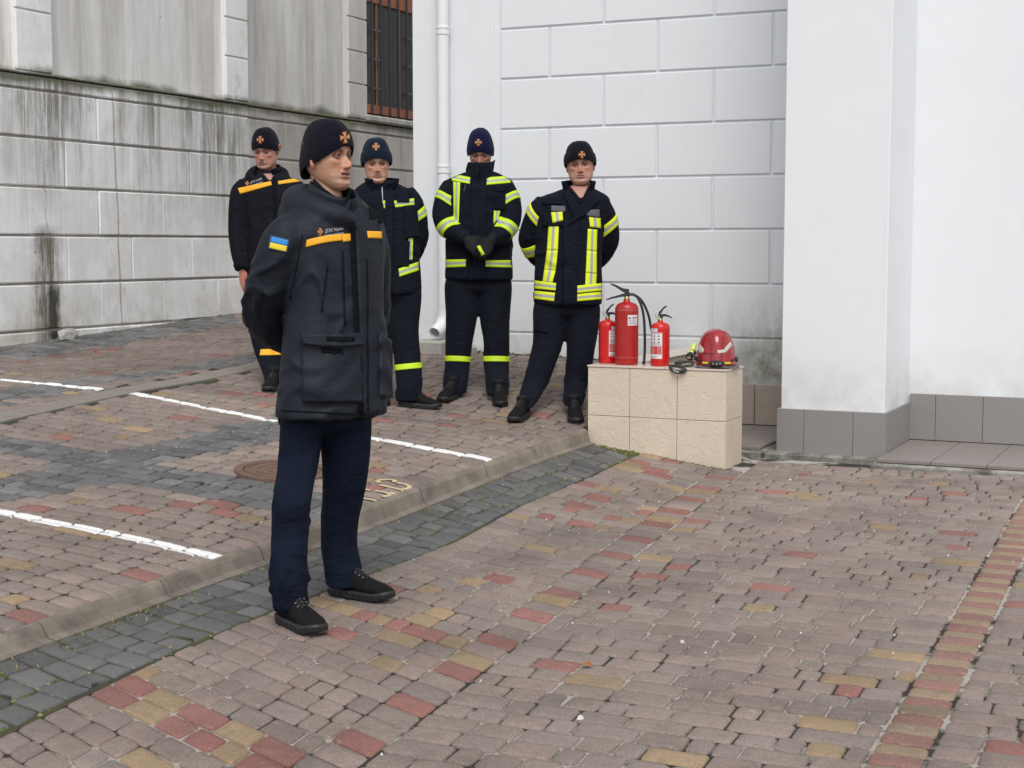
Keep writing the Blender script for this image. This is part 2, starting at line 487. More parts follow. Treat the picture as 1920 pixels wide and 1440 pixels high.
# --- dark granite setts beside the kerb
gut = sheet('granite_sett_band', -3.78, -2.2, 1.0, 9.12, -.0135, M_JST, 24, 60)
me = gut.data   # trim the sheet to the band
mesh_v = np.array([v.co[:] for v in me.vertices])
xr = setts_x(mesh_v[:, 1]); k_ = (mesh_v[:, 0] + 3.78) / 1.58
lx_ = kx(mesh_v[:, 1]); newx = lx_ + k_ * (xr - lx_)
for i, v in enumerate(me.vertices):
    v.co.x = newx[i]; v.co.z = float(ground(newx[i], v.co.y)) - .0055
tag(gut, 'strip of uneven dark granite setts with moss between kerb and pinkish paving')
quads = []; cols = []
Y = 1.6
while Y < 9.1:
    hgt = random.uniform(.105, .135); y0, y1 = Y, Y + hgt
    xl = float(kx(y0)) + .030
    def px_(Yv, t):
        xr_ = float(setts_x(Yv)) - .002
        return np.array([xl + (xr_ - xl) * t, Yv - .16 * t + .008 * math.sin(5 * t + Yv * 2)])
    L = float(setts_x(y0)) - xl
    if L > .1:
        cuts = [0]; s_ = 0
        while s_ < L - .05:
            s_ += random.uniform(.12, .20)
            if L - s_ < .06: s_ = L
            cuts.append(min(s_, L) / L)
        for a, b in zip(cuts[:-1], cuts[1:]):
            q = np.array([px_(y0, a), px_(y0, b), px_(y1, b), px_(y1, a)]) + np.random.uniform(-.0055, .0055, (4, 2))
            if q[:, 1].max() > 9.12 and q[:, 0].max() > -3.78: continue
            quads.append(q); cols.append(pick(DARK))
    Y = y1
build_stones(quads, cols, gut, M_SETT, 'granite_sett', 'granite_setts', 'far granite setts, joined', gap=.0050, rnd=.012, wob=.0045, tall=.007, dome=.003)

# --- driveway: courses along the white lines, crossed by dark sett bands and a concrete strip
def G2(x, y): return atG(x, y)[:2]
l0, l1 = WHITE_LINES[0][0][:2], WHITE_LINES[0][1][:2]
dirr = nrm(l1 - l0)
def poly(*pp): return np.array([G2(*p) for p in pp])
bands = [poly((-80, 912), (0, 893), (187, 847), (481, 784), (700, 738), (700, 765), (525, 828), (321, 860), (175, 904), (0, 947), (-80, 975)),
         poly((-80, 800), (0, 813), (187, 845), (394, 886), (640, 930), (640, 985), (510, 953), (248, 909), (122, 872), (0, 851), (-80, 838)),
         poly((-80, 738), (0, 726), (175, 706), (321, 686), (519, 655), (519, 672), (321, 699), (175, 724), (0, 754), (-80, 768)),
         poly((-80, 664), (0, 650), (445, 586), (445, 607), (300, 632), (160, 655), (0, 676), (-80, 690))]
strip = [G2(-90, 806), G2(0, 783), G2(245, 730), G2(519, 677), G2(700, 645)]
def inpoly(p, P):
    x, y = p; c = False; n = len(P)
    for i in range(n):
        x1, y1 = P[i]; x2, y2 = P[i - 1]
        if (y1 > y) != (y2 > y) and x < (x2 - x1) * (y - y1) / (y2 - y1) + x1: c = not c
    return c
def dstrip(p):
    best = 9
    for a, b in zip(strip[:-1], strip[1:]):
        d = b - a; t = np.clip((p - a) @ d / (d @ d), 0, 1); best = min(best, np.linalg.norm(p - a - d * t))
    return best
MAN = atG(530, 884)
quads = []; cols = []; dq = []; dc = []
ang = math.atan2(dirr[1], dirr[0]); ang = max(-.25, min(.25, ang))
def drow(Yv, x): return Yv + math.tan(ang) * (x - KX) * .8
Y = 2.6
row = 0
while Y < 16.5:
    y0, y1 = Y, Y + .116
    x = float(kx(Y)) - KW - .006; 
    while x > -9.2:
        w = random.choice([.10, .15, .15, .19, .21]) * random.uniform(.95, 1.05)
        arc = .028 * math.sin((x + 3.9) * 2.1)
        qy = lambda yy, xx: drow(yy, xx) + .030 * math.sin(xx * 2.6 + 1)
        x2 = x - w
        if x2 < -9.2: x2 = -9.2
        q = np.array([(x2, qy(y0, x2)), (x, qy(y0, x)), (x, qy(y1, x)), (x2, qy(y1, x2))])
        ce = q.mean(0)
        ok = True
        if ce[1] > 11.0 and ce[0] > -6.12: ok = False
        if ce[1] > 11.1 - .02 and q[:, 0].max() > -6.05: ok = False
        if dstrip(ce) < .115: ok = False
        if np.linalg.norm(ce - MAN[:2]) < .215: ok = False
        if ok and visible(ce, 520):
            if any(inpoly(ce + np.random.uniform(-.03, .03, 2), B) for B in bands): dq.append(q + np.random.uniform(-.006, .006, (4, 2))); dc.append(tuple(np.array(pick(DARK)) * 1.25))
            else:
                r = random.random(); near = y0 < 7.5
                c = pick(RED) if r < .03 else pick(YEL) if r < (.075 if near else .04) else pick(GREY)
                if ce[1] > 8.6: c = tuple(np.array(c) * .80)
                quads.append(q); cols.append(c)
        x = x2
        if x <= -9.2: break
    Y = y1; row += 1
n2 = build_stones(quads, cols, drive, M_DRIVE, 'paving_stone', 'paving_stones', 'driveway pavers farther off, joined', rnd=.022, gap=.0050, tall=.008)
print('stones', nq, n2)
dsb = empty('granite_sett_crossing', tuple(atG(220, 872)))
tag(dsb, 'crossing strips of dark granite setts laid into the parking area', None, None, 'structure')
build_stones(dq, dc, dsb, paver_mat('dark sett with paint', WHITE_LINES, .30), 'granite_sett', 'granite_setts', 'far dark setts, joined', gap=.0065, rnd=.012, wob=.004, dome=.003)
# concrete strip
M_CONC = (lambda g: (g.bump(g.noise(90, 5, .7), .6, .003), g.set(g.mix(g.noise(8, 6, .7), (.15, .13, .11), (.27, .24, .205)), .9))[1])(NG('worn concrete'))
mb = MB()
pts = []
for a, b in zip(strip[:-1], strip[1:]):
    for t in np.linspace(0, 1, 14)[:-1]: pts.append(a + (b - a) * t)
pts.append(strip[-1])
for w_, z_ in ((-.10, .004), (.10, .004)): pass
V = []; Fc = []
for i, p in enumerate(pts):
    d = nrm(pts[min(i + 1, len(pts) - 1)] - pts[max(i - 1, 0)]); n_ = np.array([-d[1], d[0]])
    for s_, dz in ((-.10, -.02), (-.10, .003), (.10, .003), (.10, -.02)):
        q = p + n_ * s_; V.append((q[0], q[1], float(ground(q[0], q[1])) + dz))
for i in range(len(pts) - 1):
    for j in range(3): Fc.append((4 * i + j, 4 * i + j + 1, 4 * i + 5 + j, 4 * i + 4 + j))
o = mk('concrete_strip', V, Fc, M_CONC, None, False); tag(o, 'narrow worn concrete edging strip across the parking area', None, None, 'structure')

# --- kerb: sloped concrete units
M_KERB = (lambda g: (g.bump(g.noise(120, 5, .7), .6, .003), g.set(g.mix(g.ramp(g.noise(5, 6, .7), [(.35, 0), (.65, 1)]), (.125, .105, .085), (.25, .215, .175)), .9))[1])(NG('kerb concrete'))
kerb = empty('kerb', (KX, 4., 0)); tag(kerb, 'low sloping concrete kerb beside the dark setts', None, None, 'structure')
jy = [float(atG(x, y)[1]) for x, y in ((66, 1180), (222, 1130), (357, 1080))]
step = .72
Y = jy[0] - 3 * step
while Y < 9.02:
    Y2 = min(Y + step, 9.12)
    V = []; Fc = []
    ys = np.linspace(Y + .005, Y2 - .005, 5)
    for y in ys:
        K_ = float(kx(y)); gp = float(ground(K_ + .02, y)); gd = float(ground(K_ - KW - .01, y))
        prof = [(K_ + .038, gp - .05), (K_ + .038, gp + .003), (K_ + .020, gp + .006), (K_ + .002, gp + .012), (K_ - .018, gd - .012), (K_ - .032, gd + .003), (K_ - KW, gd + .004), (K_ - KW, gd - .06)]
        for x, z in prof: V.append((x, y, z))
    n = 8
    for i in range(4):
        for j in range(n - 1): Fc.append((i * n + j, i * n + j + 1, (i + 1) * n + j + 1, (i + 1) * n + j))
    Fc.append(tuple(range(n))); Fc.append(tuple(4 * n + j for j in range(n))[::-1])
    if Y2 - Y > .1: mk('kerb_stone', V, Fc, M_KERB, kerb, False, origin=(KX, (Y + Y2) / 2, float(ground(KX, Y))))
    Y = Y2

# --- manhole cover
M_RUST = (lambda g: (g.bump(g.noise(60, 5, .7), .7, .004), g.set(g.mix(g.noise(12, 6, .7), (.085, .05, .036), (.20, .115, .08)), .75))[1])(NG('rusty cast iron'))
t = empty('manhole_cover', tuple(MAN)); tag(t, 'round rusty cast iron manhole cover set in the parking area', 'manhole cover')
def ring_on_ground(c, r0, r1, z0, z1, n=48):
    v = []; f = []
    for k_, (r, z) in enumerate(((r0, z0), (r0, z1), (r1, z1), (r1, z0))):
        for j in range(n):
            a = 2 * math.pi * j / n; x = c[0] + r * math.cos(a); y = c[1] + r * math.sin(a)
            v.append((x, y, float(ground(x, y)) + z))
    for k_ in range(4):
        for j in range(n):
            j2 = (j + 1) % n; k2 = (k_ + 1) % 4; f.append((k_ * n + j, k_ * n + j2, k2 * n + j2, k2 * n + j))
    return v, f
v, f = ring_on_ground(MAN, .21, .255, -.02, .011); mk('cover_frame', v, f, M_RUST, t)
mb = MB(); n = 40
v = [(MAN[0] + r * math.cos(2 * math.pi * j / n), MAN[1] + r * math.sin(2 * math.pi * j / n)) for r in (.205, .05) for j in range(n)]
v = [(x, y, float(ground(x, y)) + .008) for x, y in v]
mb.add(v, [(j, (j + 1) % n, n + (j + 1) % n, n + j) for j in range(n)] + [tuple(n + j for j in range(n))])
for r in (.07, .13, .185):
    v, f = ring_on_ground(MAN, r, r + .012, .008, .012); mb.add(v, f)
mb.build('cover_lid', M_RUST, t)

# --- painted pale yellow characters near the kerb (thin paint, draped)
M_YP = simple('pale yellow paint', (.55, .43, .25), .8, .3, 60)
def paint_stroke(pts, w, mb):
    P = spline([G2(*p) for p in pts], 6); v = []; f = []
    for i, p in enumerate(P):
        d = nrm(P[min(i + 1, len(P) - 1)] - P[max(i - 1, 0)]); n_ = np.array([-d[1], d[0]])
        for s_ in (-w, w):
            q = p + n_ * s_; v.append((q[0], q[1], float(ground(q[0], q[1])) + .006))
    for i in range(len(P) - 1): f.append((2 * i, 2 * i + 1, 2 * i + 3, 2 * i + 2))
    mb.add(v, f)
for strokes in ([[(706, 903), (722, 901), (738, 902), (740, 906)], [(706, 903), (712, 907)]],
                [[(744, 907), (757, 909), (768, 914), (762, 919), (754, 917)]],
                [[(712, 911), (735, 916), (757, 923), (742, 928), (732, 925)]],
                [[(703, 922), (718, 924), (732, 930), (716, 933)]],
                [[(680, 936), (692, 938), (706, 941)], [(678, 918), (694, 921)]]):
    mb = MB()
    for s_ in strokes: paint_stroke(s_, .012, mb)
    o = mb.build('painted_mark', M_YP, drive)

# ================================================================== WALLS
def white_paint(name, base=(.74, .755, .77), dirt=.16, moss=False, zref=.5):
    g = NG(name); p = g.sep()
    c = g.mix(g.noise(3, 5, .6), tuple(x * .95 for x in base), base)
    # faint scuffs and drips
    st = g.ramp(g.noise(3, 5, .65, g.mapv((6, 6, 1.0))), [(.56, 0), (.72, 1)])
    c = g.mix(g.math('MULTIPLY', st, dirt), c, (.52, .51, .48))
    lo = g.n('MapRange'); lo.inputs[1].default_value = zref + .5; lo.inputs[2].default_value = zref; g.l(p[2], lo.inputs[0])
    spl = g.math('MULTIPLY', lo.outputs[0], g.ramp(g.noise(5, 6, .7), [(.38, 0), (.66, 1)]))
    c = g.mix(g.math('MULTIPLY', spl, .5), c, (.38, .355, .32))
    sc = g.ramp(g.noise(26, 4, .8, g.mapv((1, 1, .35))), [(.70, 0), (.74, 1)])
    c = g.mix(g.math('MULTIPLY', g.math('MULTIPLY', sc, g.ramp(g.noise(1.7, 3), [(.5, 0), (.6, 1)])), .35), c, (.36, .34, .31))
    if moss:
        mx = g.n('MapRange'); mx.inputs[1].default_value = -3.75; mx.inputs[2].default_value = -3.15; g.l(p[0], mx.inputs[0])
        mz = g.n('MapRange'); mz.inputs[1].default_value = 1.08; mz.inputs[2].default_value = .55; g.l(p[2], mz.inputs[0])
        mm = g.math('MULTIPLY', mx.outputs[0], mz.outputs[0])
        mm = g.math('MULTIPLY', mm, 1.5, clamp=True)
        a = g.math('MULTIPLY', mm, g.ramp(g.noise(7, 7, .75, g.mapv((1.4, 1, .8))), [(.34, 0), (.60, 1)]))
        c = g.mix(g.math('MULTIPLY', a, .62), c, g.mix(g.noise(9, 5), (.22, .20, .15), (.33, .31, .26)))
        mz2 = g.band(p[2], .36, .66, .12)
        b = g.math('MULTIPLY', g.math('MULTIPLY', mz2, mx.outputs[0]), g.ramp(g.noise(8, 6, .7, g.mapv(loc=(5, 1, 3))), [(.36, 0), (.62, 1)]))
        c = g.mix(g.math('MULTIPLY', b, .9), c, (.13, .14, .055))
    g.bump(g.noise(140, 3), .18, .0015, g.bump(g.noise(6, 4), .25, .006))
    return g.set(c, .62)
M_WHITE = white_paint('white painted masonry', dirt=.09, moss=True)
M_WHITE2 = white_paint('white painted render', zref=.42)

YW = 11.10; XC = float(atY(775, 300, YW)[0]); XR = -2.70
wall = empty('building_wall', (XC, YW, .4)); tag(wall, 'white painted building wall with recessed block joints behind the firefighters', 'wall')
mb = MB(); mb.box((XC, YW + .016, -.2), (XR, YW + 5, 5.2)); mb.build('wall_core', M_WHITE, wall)
XP0 = float(atY(925, 400, YW)[0]); XP1 = float(atY(937, 400, YW)[0])
# plain corner strip standing 3 cm proud of the core
mb = MB(); mb.box((XC - .004, YW, -.1), (XP0, YW + .020, 5.2), bev=.006); mb.build('corner_strip', M_WHITE2, wall)
zj = [float(atY(1130, y, YW)[2]) for y in (627.5, 530, 431.5, 334, 236.5, 139.5, 43)]
zs = [.30] + zj + [zj[-1] + (zj[-1] - zj[-2]), 5.0]
A_ = [float(atY(x, 400, YW)[0]) for x in (1029, 1230, 1445)]
B_ = [float(atY(x, 400, YW)[0]) for x in (1130, 1335)]
for k in range(len(zs) - 1):
    js = (A_ if k % 2 == 0 else B_)
    if k == 0: js = B_[:0]
    xs = [XP1] + js + [XR]
    if k == 0: xs = [XP1, XR]
    # the last joint pattern: courses 1,3,5 -> B, 2,4,6 -> A
    if k > 0: xs = [XP1] + (B_ if k % 2 == 1 else A_) + [XR]
    for a, b in zip(xs[:-1], xs[1:]):
        if b - a < .05: continue
        g_ = .0085
        proud = .0 if k else .012
        va, fa = boxm((a + g_, YW + random.uniform(-.001, .001) - proud, zs[k] + g_ * .9), (b - g_, YW + .032, zs[k + 1] - g_ * .9), .006)
        mk('block', va, fa, M_WHITE, wall, origin=((a + b) / 2, YW, (zs[k] + zs[k + 1]) / 2))

# --- drainpipe with shoe
M_PIPE = simple('white plastic pipe', (.74, .75, .76), .42, .05, 10)
px0 = float(atY(832, 300, YW - .05)[0]); gz = float(ground(px0, YW - .1))
t = empty('drainpipe', (px0, YW - .05, gz)); tag(t, 'white round drainpipe running down the building corner strip', 'drainpipe')
r = .047
mb = MB(); mb.tube([(px0, YW - .058, gz + .36), (px0, YW - .058, 5.1)], r, 28); mb.build('pipe', M_PIPE, t, True)
for y in (58, 318): 
    z = float(atY(832, y, YW - .06)[2]); mb = MB()
    mb.tube([(px0, YW - .058, z - .028), (px0, YW - .058, z + .028)], r + .006, 28); mb.tube([(px0, YW - .058, z + .018), (px0, YW - .058, z + .030)], r + .010, 28)
    mb.box((px0 - .012, YW - .05, z - .01), (px0 + .012, YW + .01, z + .01)); mb.build('pipe_collar', M_PIPE, t)
def elbow_tube(pts, ro, ri, n=24):
    P = spline(pts, 6); v1, f1 = tubem(P, ro, n, False); v2, f2 = tubem(P, ri, n, False); k = len(P)
    v = list(v1) + list(v2); b = len(v1); f = list(f1) + [tuple(b + i for i in q)[::-1] for q in f2]
    for j in range(n): f.append(((k - 1) * n + j, (k - 1) * n + (j + 1) % n, b + (k - 1) * n + (j + 1) % n, b + (k - 1) * n + j))
    return v, f
v, f = elbow_tube([(px0, YW - .058, gz + .40), (px0, YW - .058, gz + .27), (px0 - .005, YW - .10, gz + .19), (px0 - .015, YW - .19, gz + .14)], r + .005, r - .002)
mk('spout', v, f, M_PIPE, t, True)
M_GREYM = simple('grey cement', (.36, .35, .32), .85, .3, 30, .5)
mb = MB()
bx = float(atY(823, 660, YW)[0]); bz = float(ground(bx, YW - .15))
mb.box((bx - .12, YW - .30, bz - .03), (bx + .17, YW - .012, bz + .085), bev=.015); o = mb.build('gutter_block', M_GREYM, None, origin=(bx, YW - .15, bz))
tag(o, 'grey cement channel block under the drainpipe spout', 'block')
bx = float(atY(890, 678, YW)[0])
mb = MB(); mb.box((bx - .05, YW - .24, bz - .05), (bx + .06, YW - .06, bz + .05), bev=.02); o = mb.build('broken_stone', M_GREYM, None, origin=(bx, YW - .15, bz))
tag(o, 'small broken whitish stone lying at the wall foot between two firefighters', 'stone')

# --- tile base at the foot of the back wall, floor of the porch
M_TAN = simple('brownish wall tile', (.37, .315, .265), .5, .15, 25, .3, 60)
tb = empty('tiled_wall_base', (-3.1, YW, .05)); tag(tb, 'brownish tiled base at the mossy wall foot between the block and the pillar', 'tile base')
z0, z1 = .055, float(atY(1425, 720, YW)[2])
for a, b in ((-3.57, -3.27), (-3.264, -2.93), (-2.924, -2.72)):
    v, f = boxm((a, YW - .03, z0), (b, YW - .014, z1), .003); mk('tile', v, f, M_TAN, tb, origin=((a + b) / 2, YW, z0))

# --- pillar
PX0, PX1, PY0, PY1 = float(atY(1459, 765, 9.93)[0]), float(atY(1661, 775, 9.93)[0]), 9.93, 10.72
M_PIL = white_paint('white pillar paint', (.765, .78, .795), dirt=.04, zref=.22)
p_ = empty('pillar', (PX0, PY0, .03)); tag(p_, 'square white pillar with grey tiled base beside the beige block', 'pillar')
zt = float(atY(1560, 770, PY0)[2])
mb = MB(); mb.box((PX0 + .014, PY0 + .014, .03), (PX1 - .012, PY1, 5.2), bev=.006); mb.build('shaft', M_PIL, p_)
M_GRT = (lambda g: (g.bump(g.noise(260, 3), .3, .001), g.set(g.mix(g.ramp(g.noise(300, 3, .8), [(.3, 0), (.7, 1)]), (.19, .178, .168), (.30, .285, .272)), .5))[1])(NG('grey speckled porcelain tile'))
zb = float(atY(1560, 858, PY0)[2])
fr = [PX0 - .006] + [float(atY(x, 800, PY0)[0]) for x in (1508, 1600)] + [PX1 + .004]
M_GROUT = simple('dark grout', (.08, .075, .07), .9)
mb = MB(); mb.box((PX0 + .010, PY0 + .010, zb + .01), (PX1 - .008, PY1, zt - .006)); mb.build('base_core', M_GROUT, p_)
for a, b in zip(fr[:-1], fr[1:]):
    v, f = boxm((a + .0012, PY0 - .012, zb), (b - .0012, PY0 + .012, zt), .0015); mk('tile', v, f, M_GRT, p_, origin=((a + b) / 2, PY0, zb))
sd_ = [PY0 + .0135, PY0 + .52, PY1]
for a, b in zip(sd_[:-1], sd_[1:]):
    v, f = boxm((PX1 - .012, a + .0012, zb + .006), (PX1 + .004, b - .0012, zt), .0015); mk('tile', v, f, M_GRT, p_, origin=(PX1, a, zb))
    v, f = boxm((PX0 - .006, a + .0012, zb + .006), (PX0 + .012, b - .0012, zt), .0015); mk('tile', v, f, M_GRT, p_, origin=(PX0, a, zb))

# --- right hand wall
RY = PY1
rw = empty('right_wall', (0, RY, .05)); tag(rw, 'plain white wall with grey tile base at the right edge', 'wall')
mb = MB(); mb.box((PX1 - .6, RY, -.1), (4.5, RY + .3, 5.2)); mb.build('wall_face', M_PIL, rw)
zt2 = float(atY(1800, 741, RY)[2])
tx = [PX1 + .0] + [float(atY(x, 780, RY - .012)[0]) for x in (1754, 1843)]
while tx[-1] < 3.8: tx.append(tx[-1] + .335)
mb = MB(); mb.box((PX1 + .005, RY - .006, .04), (3.8, RY + .001, zt2 - .004)); mb.build('base_core', M_GROUT, rw)
for a, b in zip(tx[:-1], tx[1:]):
    v, f = boxm((a + .0015, RY - .018, .055), (b - .0015, RY - .005, zt2), .0012); mk('tile', v, f, M_GRT, rw, origin=((a + b) / 2, RY, .05))

# --- porch floor of stone tiles on a concrete lip
M_PT = (lambda g: (g.bump(g.noise(40, 5, .6), .25, .003), g.set(g.mix(g.noise(7, 6, .7, g.mapv((1, 2.2, 1))), (.17, .142, .13), (.27, .232, .215)), .42))[1])(NG('porch floor tile'))
pf = empty('porch_floor', (-2.5, 9.7, .05)); tag(pf, 'low porch floor of worn stone tiles behind a concrete lip', None, None, 'structure')
M_LIP = (lambda g: (g.bump(g.noise(60, 6, .75), 1., .006), g.set(g.mix(g.ramp(g.noise(9, 6, .7), [(.36, 0), (.62, 1)]), (.11, .10, .085), (.34, .325, .29)), .9))[1])(NG('stained concrete lip'))
mb = MB()
mb.box((PX1 - .02, 9.58, -.06), (4.2, RY - .02, .028), bev=.012); mb.box((-2.845, 9.84, -.06), (PX1 - .03, RY + .4, .024), bev=.012)
mb.box((-3.56, 9.80, -.06), (-2.85, YW - .01, .030), bev=.012)
mb.build('concrete_lip', M_LIP, pf)
def floor_tiles(x0, x1, y0, y1, sx, sy, z, ox=0, oy=0):
    ys = [y0]; 
    while ys[-1] < y1 - .02: ys.append(min(ys[-1] + sy, y1))
    xs = [x0]
    while xs[-1] < x1 - .02: xs.append(min(xs[-1] + sx, x1))
    for a, b in zip(xs[:-1], xs[1:]):
        for c, d in zip(ys[:-1], ys[1:]):
            zz = z + random.uniform(-.0008, .0008)
            v, f = boxm((a + .002, c + .002, z - .02), (b - .002, d - .002, zz), .002); mk('floor_tile', v, f, M_PT, pf, origin=(a, c, z))
floor_tiles(PX1 + .008, 4.1, 9.62, RY - .02, .335, .335, .052)
floor_tiles(-3.55, -2.87, 9.86, YW - .032, .34, .34, .052)

# --- beige tiled block (front box and thin parapet behind it)
M_BEIGE = (lambda g: (g.bump(g.ramp(g.noise(9, 5, .75, g.mapv((1, 1, 1.1)), 1.6), [(.40, 0), (.5, 1), (.60, .2)]), .5, .003, g.bump(g.noise(60, 3), .2, .001)),
      g.set(g.mix(g.math('MULTIPLY', g.ramp(g.noise(22, 6, .8, g.mapv((1, 1, 1.2))), [(.56, 0), (.70, 1)]), .4), g.mix(g.noise(4, 4), (.60, .505, .395), (.66, .565, .455)), (.36, .29, .21)), .38))[1])(NG('cream ceramic tile'))
M_GR2 = simple('brown grout', (.16, .115, .075), .9, .3, 60)
BY0 = 9.14; bk = empty('tiled_block', (-3.35, BY0, .02))
tag(bk, 'low cream tiled block carrying the fire extinguishers and the red helmet', 'block')
bx = [float(atY(x, 750, BY0)[0]) for x in (1102, 1180.5, 1269.5, 1361)]
zt3 = float(atY(1361, 697, BY0)[2]); zm = float(atY(1361, 791, BY0)[2]); zbm = -.03
BY1 = BY0 + .345
mb = MB(); mb.box((bx[0] + .008, BY0 + .008, -.05), (bx[3] - .008, BY1, zt3 - .002)); 
mb.box((bx[0] + .01, BY1 - .02, .0), (-3.595, YW - .02, zt3 - .004)); mb.build('block_core', M_GR2, bk)
for a, b in zip(bx[:-1], bx[1:]):
    for c, d in ((zbm, zm), (zm, zt3)):
        v, f = boxm((a + .0016, BY0, c + .0016), (b - .0016, BY0 + .012, d - .0016), .0015); mk('tile', v, f, M_BEIGE, bk, origin=((a + b) / 2, BY0, c))
for c, d in ((zbm, zm), (zm, zt3)):
    v, f = boxm((bx[3] - .012, BY0 + .0135, c + .0016), (bx[3], BY1, d - .0016), .0015); mk('tile', v, f, M_BEIGE, bk, origin=(bx[3], BY0, c))
    v, f = boxm((bx[0], BY0 + .0135, c + .0016), (bx[0] + .012, BY1, d - .0016), .0015); mk('tile', v, f, M_BEIGE, bk, origin=(bx[0], BY0, c))
M_TOP = simple('smooth pink cream top tile', (.60, .50, .42), .3, .06, 6)
zt = zt3 + .012
mb_t = [bx[0] - .004, -3.61, -3.28, bx[3] + .006]
for a, b in zip(mb_t[:-1], mb_t[1:]):
    v, f = boxm((a + .001, BY0 - .006, zt3 + .0005), (b - .001, BY1 + .004, zt), .002); mk('top_tile', v, f, M_TOP, bk, origin=((a + b) / 2, BY0, zt))
yy = BY1 + .006
while yy < YW - .06:
    y2 = min(yy + .335, YW - .014)
    v, f = boxm((bx[0] - .004, yy, zt3 + .0005), (-3.575, y2 - .002, zt), .002); mk('top_tile', v, f, M_TOP, bk, origin=(-3.7, yy, zt))
    for c, d in ((.03, .30), (.30, zt3)):
        v, f = boxm((-3.594, yy, c + .0016), (-3.582, y2 - .002, d - .0016), .0015); mk('tile', v, f, M_TAN, bk, origin=(-3.59, yy, c))
    yy = y2
ZT = zt

# ================================================================== WEATHERED LEFT WALL
LX = -9.2
def yL(x, y=300): return float(atX(x, y, LX)[1])
def zL(x, y): return float(atX(x, y, LX)[2])
LEDGE = 2.80
def weathered():
    g = NG('weathered white masonry paint'); p = g.sep()
    c = g.mix(g.noise(2.2, 6, .65), (.78, .775, .76), (.90, .905, .91))
    # fine vertical drips over everything
    fine = g.ramp(g.noise(1, 6, .7, g.mapv((20, 20, 1.2))), [(.40, 0), (.70, 1)])
    c = g.mix(g.math('MULTIPLY', fine, .15), c, (.42, .41, .38))
    pt_ = g.ramp(g.noise(1, 6, .72, g.mapv((1.3, 1.3, 1.1), loc=(11, 4, 6))), [(.47, 0), (.54, 1)])
    c = g.mix(g.math('MULTIPLY', pt_, .22), c, (.50, .465, .40))
    pt2 = g.ramp(g.noise(1, 7, .8, g.mapv((3.5, 3.5, 1.6), loc=(1, 14, 6))), [(.58, 0), (.63, 1)])
    c = g.mix(g.math('MULTIPLY', pt2, .35), c, (.40, .385, .36))
    # heavy drips fading down from the ledge
    dz = g.n('MapRange'); dz.inputs[1].default_value = 1.35; dz.inputs[2].default_value = LEDGE; g.l(p[2], dz.inputs[0])
    below = g.band(p[2], -5, LEDGE + .01, .01)
    wide = g.ramp(g.noise(1, 5, .6, g.mapv((1.3, 1.3, .35), loc=(2, 5.2, 1))), [(.36, 0), (.60, 1)])
    strk = g.ramp(g.noise(1, 7, .8, g.mapv((17, 17, 1.0), loc=(1, 2, 3))), [(.36, 0), (.62, 1)])
    hv = g.math('MULTIPLY', g.math('MULTIPLY', g.math('MULTIPLY', dz.outputs[0], below), wide), strk)
    hv = g.math('MULTIPLY', hv, 1.7, clamp=True)
    c = g.mix(g.math('MULTIPLY', hv, .84), c, g.mix(g.noise(5, 4), (.075, .070, .065), (.20, .18, .155)))
    # darker section on the right
    yr = g.n('MapRange'); yr.inputs[1].default_value = 13.2; yr.inputs[2].default_value = 13.35; g.l(p[1], yr.inputs[0])
    c = g.mix(g.math('MULTIPLY', yr.outputs[0], .72), c, g.mix(g.noise(1, 6, .7, g.mapv((14, 14, .9))), (.22, .20, .175), (.46, .43, .39)))
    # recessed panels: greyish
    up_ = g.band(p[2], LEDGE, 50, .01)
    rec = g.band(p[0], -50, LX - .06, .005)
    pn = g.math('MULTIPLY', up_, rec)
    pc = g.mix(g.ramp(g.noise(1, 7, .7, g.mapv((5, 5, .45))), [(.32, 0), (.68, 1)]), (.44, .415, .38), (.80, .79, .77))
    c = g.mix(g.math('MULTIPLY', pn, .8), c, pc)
    # moss creeping above and under the ledge
    wig = g.math('MULTIPLY', g.math('SUBTRACT', g.noise(1.6, 7, .62), .5), .26)
    m1 = g.band(g.math('ADD', p[2], wig), LEDGE - .07, LEDGE + .055, .035)
    c = g.mix(g.math('MULTIPLY', m1, .9), c, g.mix(g.noise(22, 5, .7), (.045, .042, .028), (.15, .15, .075)))
    gm = g.math('MULTIPLY', g.ramp(g.noise(1, 5, .6, g.mapv((1.7, 1.7, .25), loc=(7, 3.3, 2))), [(.60, 0), (.68, 1)]), dz.outputs[0])
    c = g.mix(g.math('MULTIPLY', g.math('MULTIPLY', gm, below), .55), c, (.15, .155, .07))
    # splash and earth stain at the foot
    fz = g.n('MapRange'); fz.inputs[1].default_value = 1.02; fz.inputs[2].default_value = .62; g.l(p[2], fz.inputs[0])
    ft = g.math('MULTIPLY', fz.outputs[0], g.ramp(g.noise(3.4, 6, .7), [(.40, 0), (.62, 1)]))
    c = g.mix(g.math('MULTIPLY', ft, .62), c, (.35, .295, .20))
    # the long wet stain
    ys = yL(92, 520)
    w1 = g.math('MULTIPLY', g.math('SUBTRACT', g.noise(5, 6, .7), .5), .20)
    sy = g.math('ADD', p[1], w1)
    sb = g.math('MULTIPLY', g.band(sy, ys - .17, ys + .13, .06), g.band(g.math('ADD', p[2], w1), .3, 1.50, .06))
    sb = g.math('MULTIPLY', sb, g.ramp(g.noise(1, 6, .8, g.mapv((15, 15, 1.6))), [(.34, .15), (.55, 1)]))
    c = g.mix(g.math('MULTIPLY', sb, .92), c, g.mix(g.noise(16, 5), (.045, .036, .024), (.19, .155, .10)))
    sb2 = g.math('MULTIPLY', g.band(sy, ys - .02, ys + .10, .03), g.band(p[2], .3, 1.04, .05))
    c = g.mix(g.math('MULTIPLY', sb2, .9), c, (.028, .026, .014))
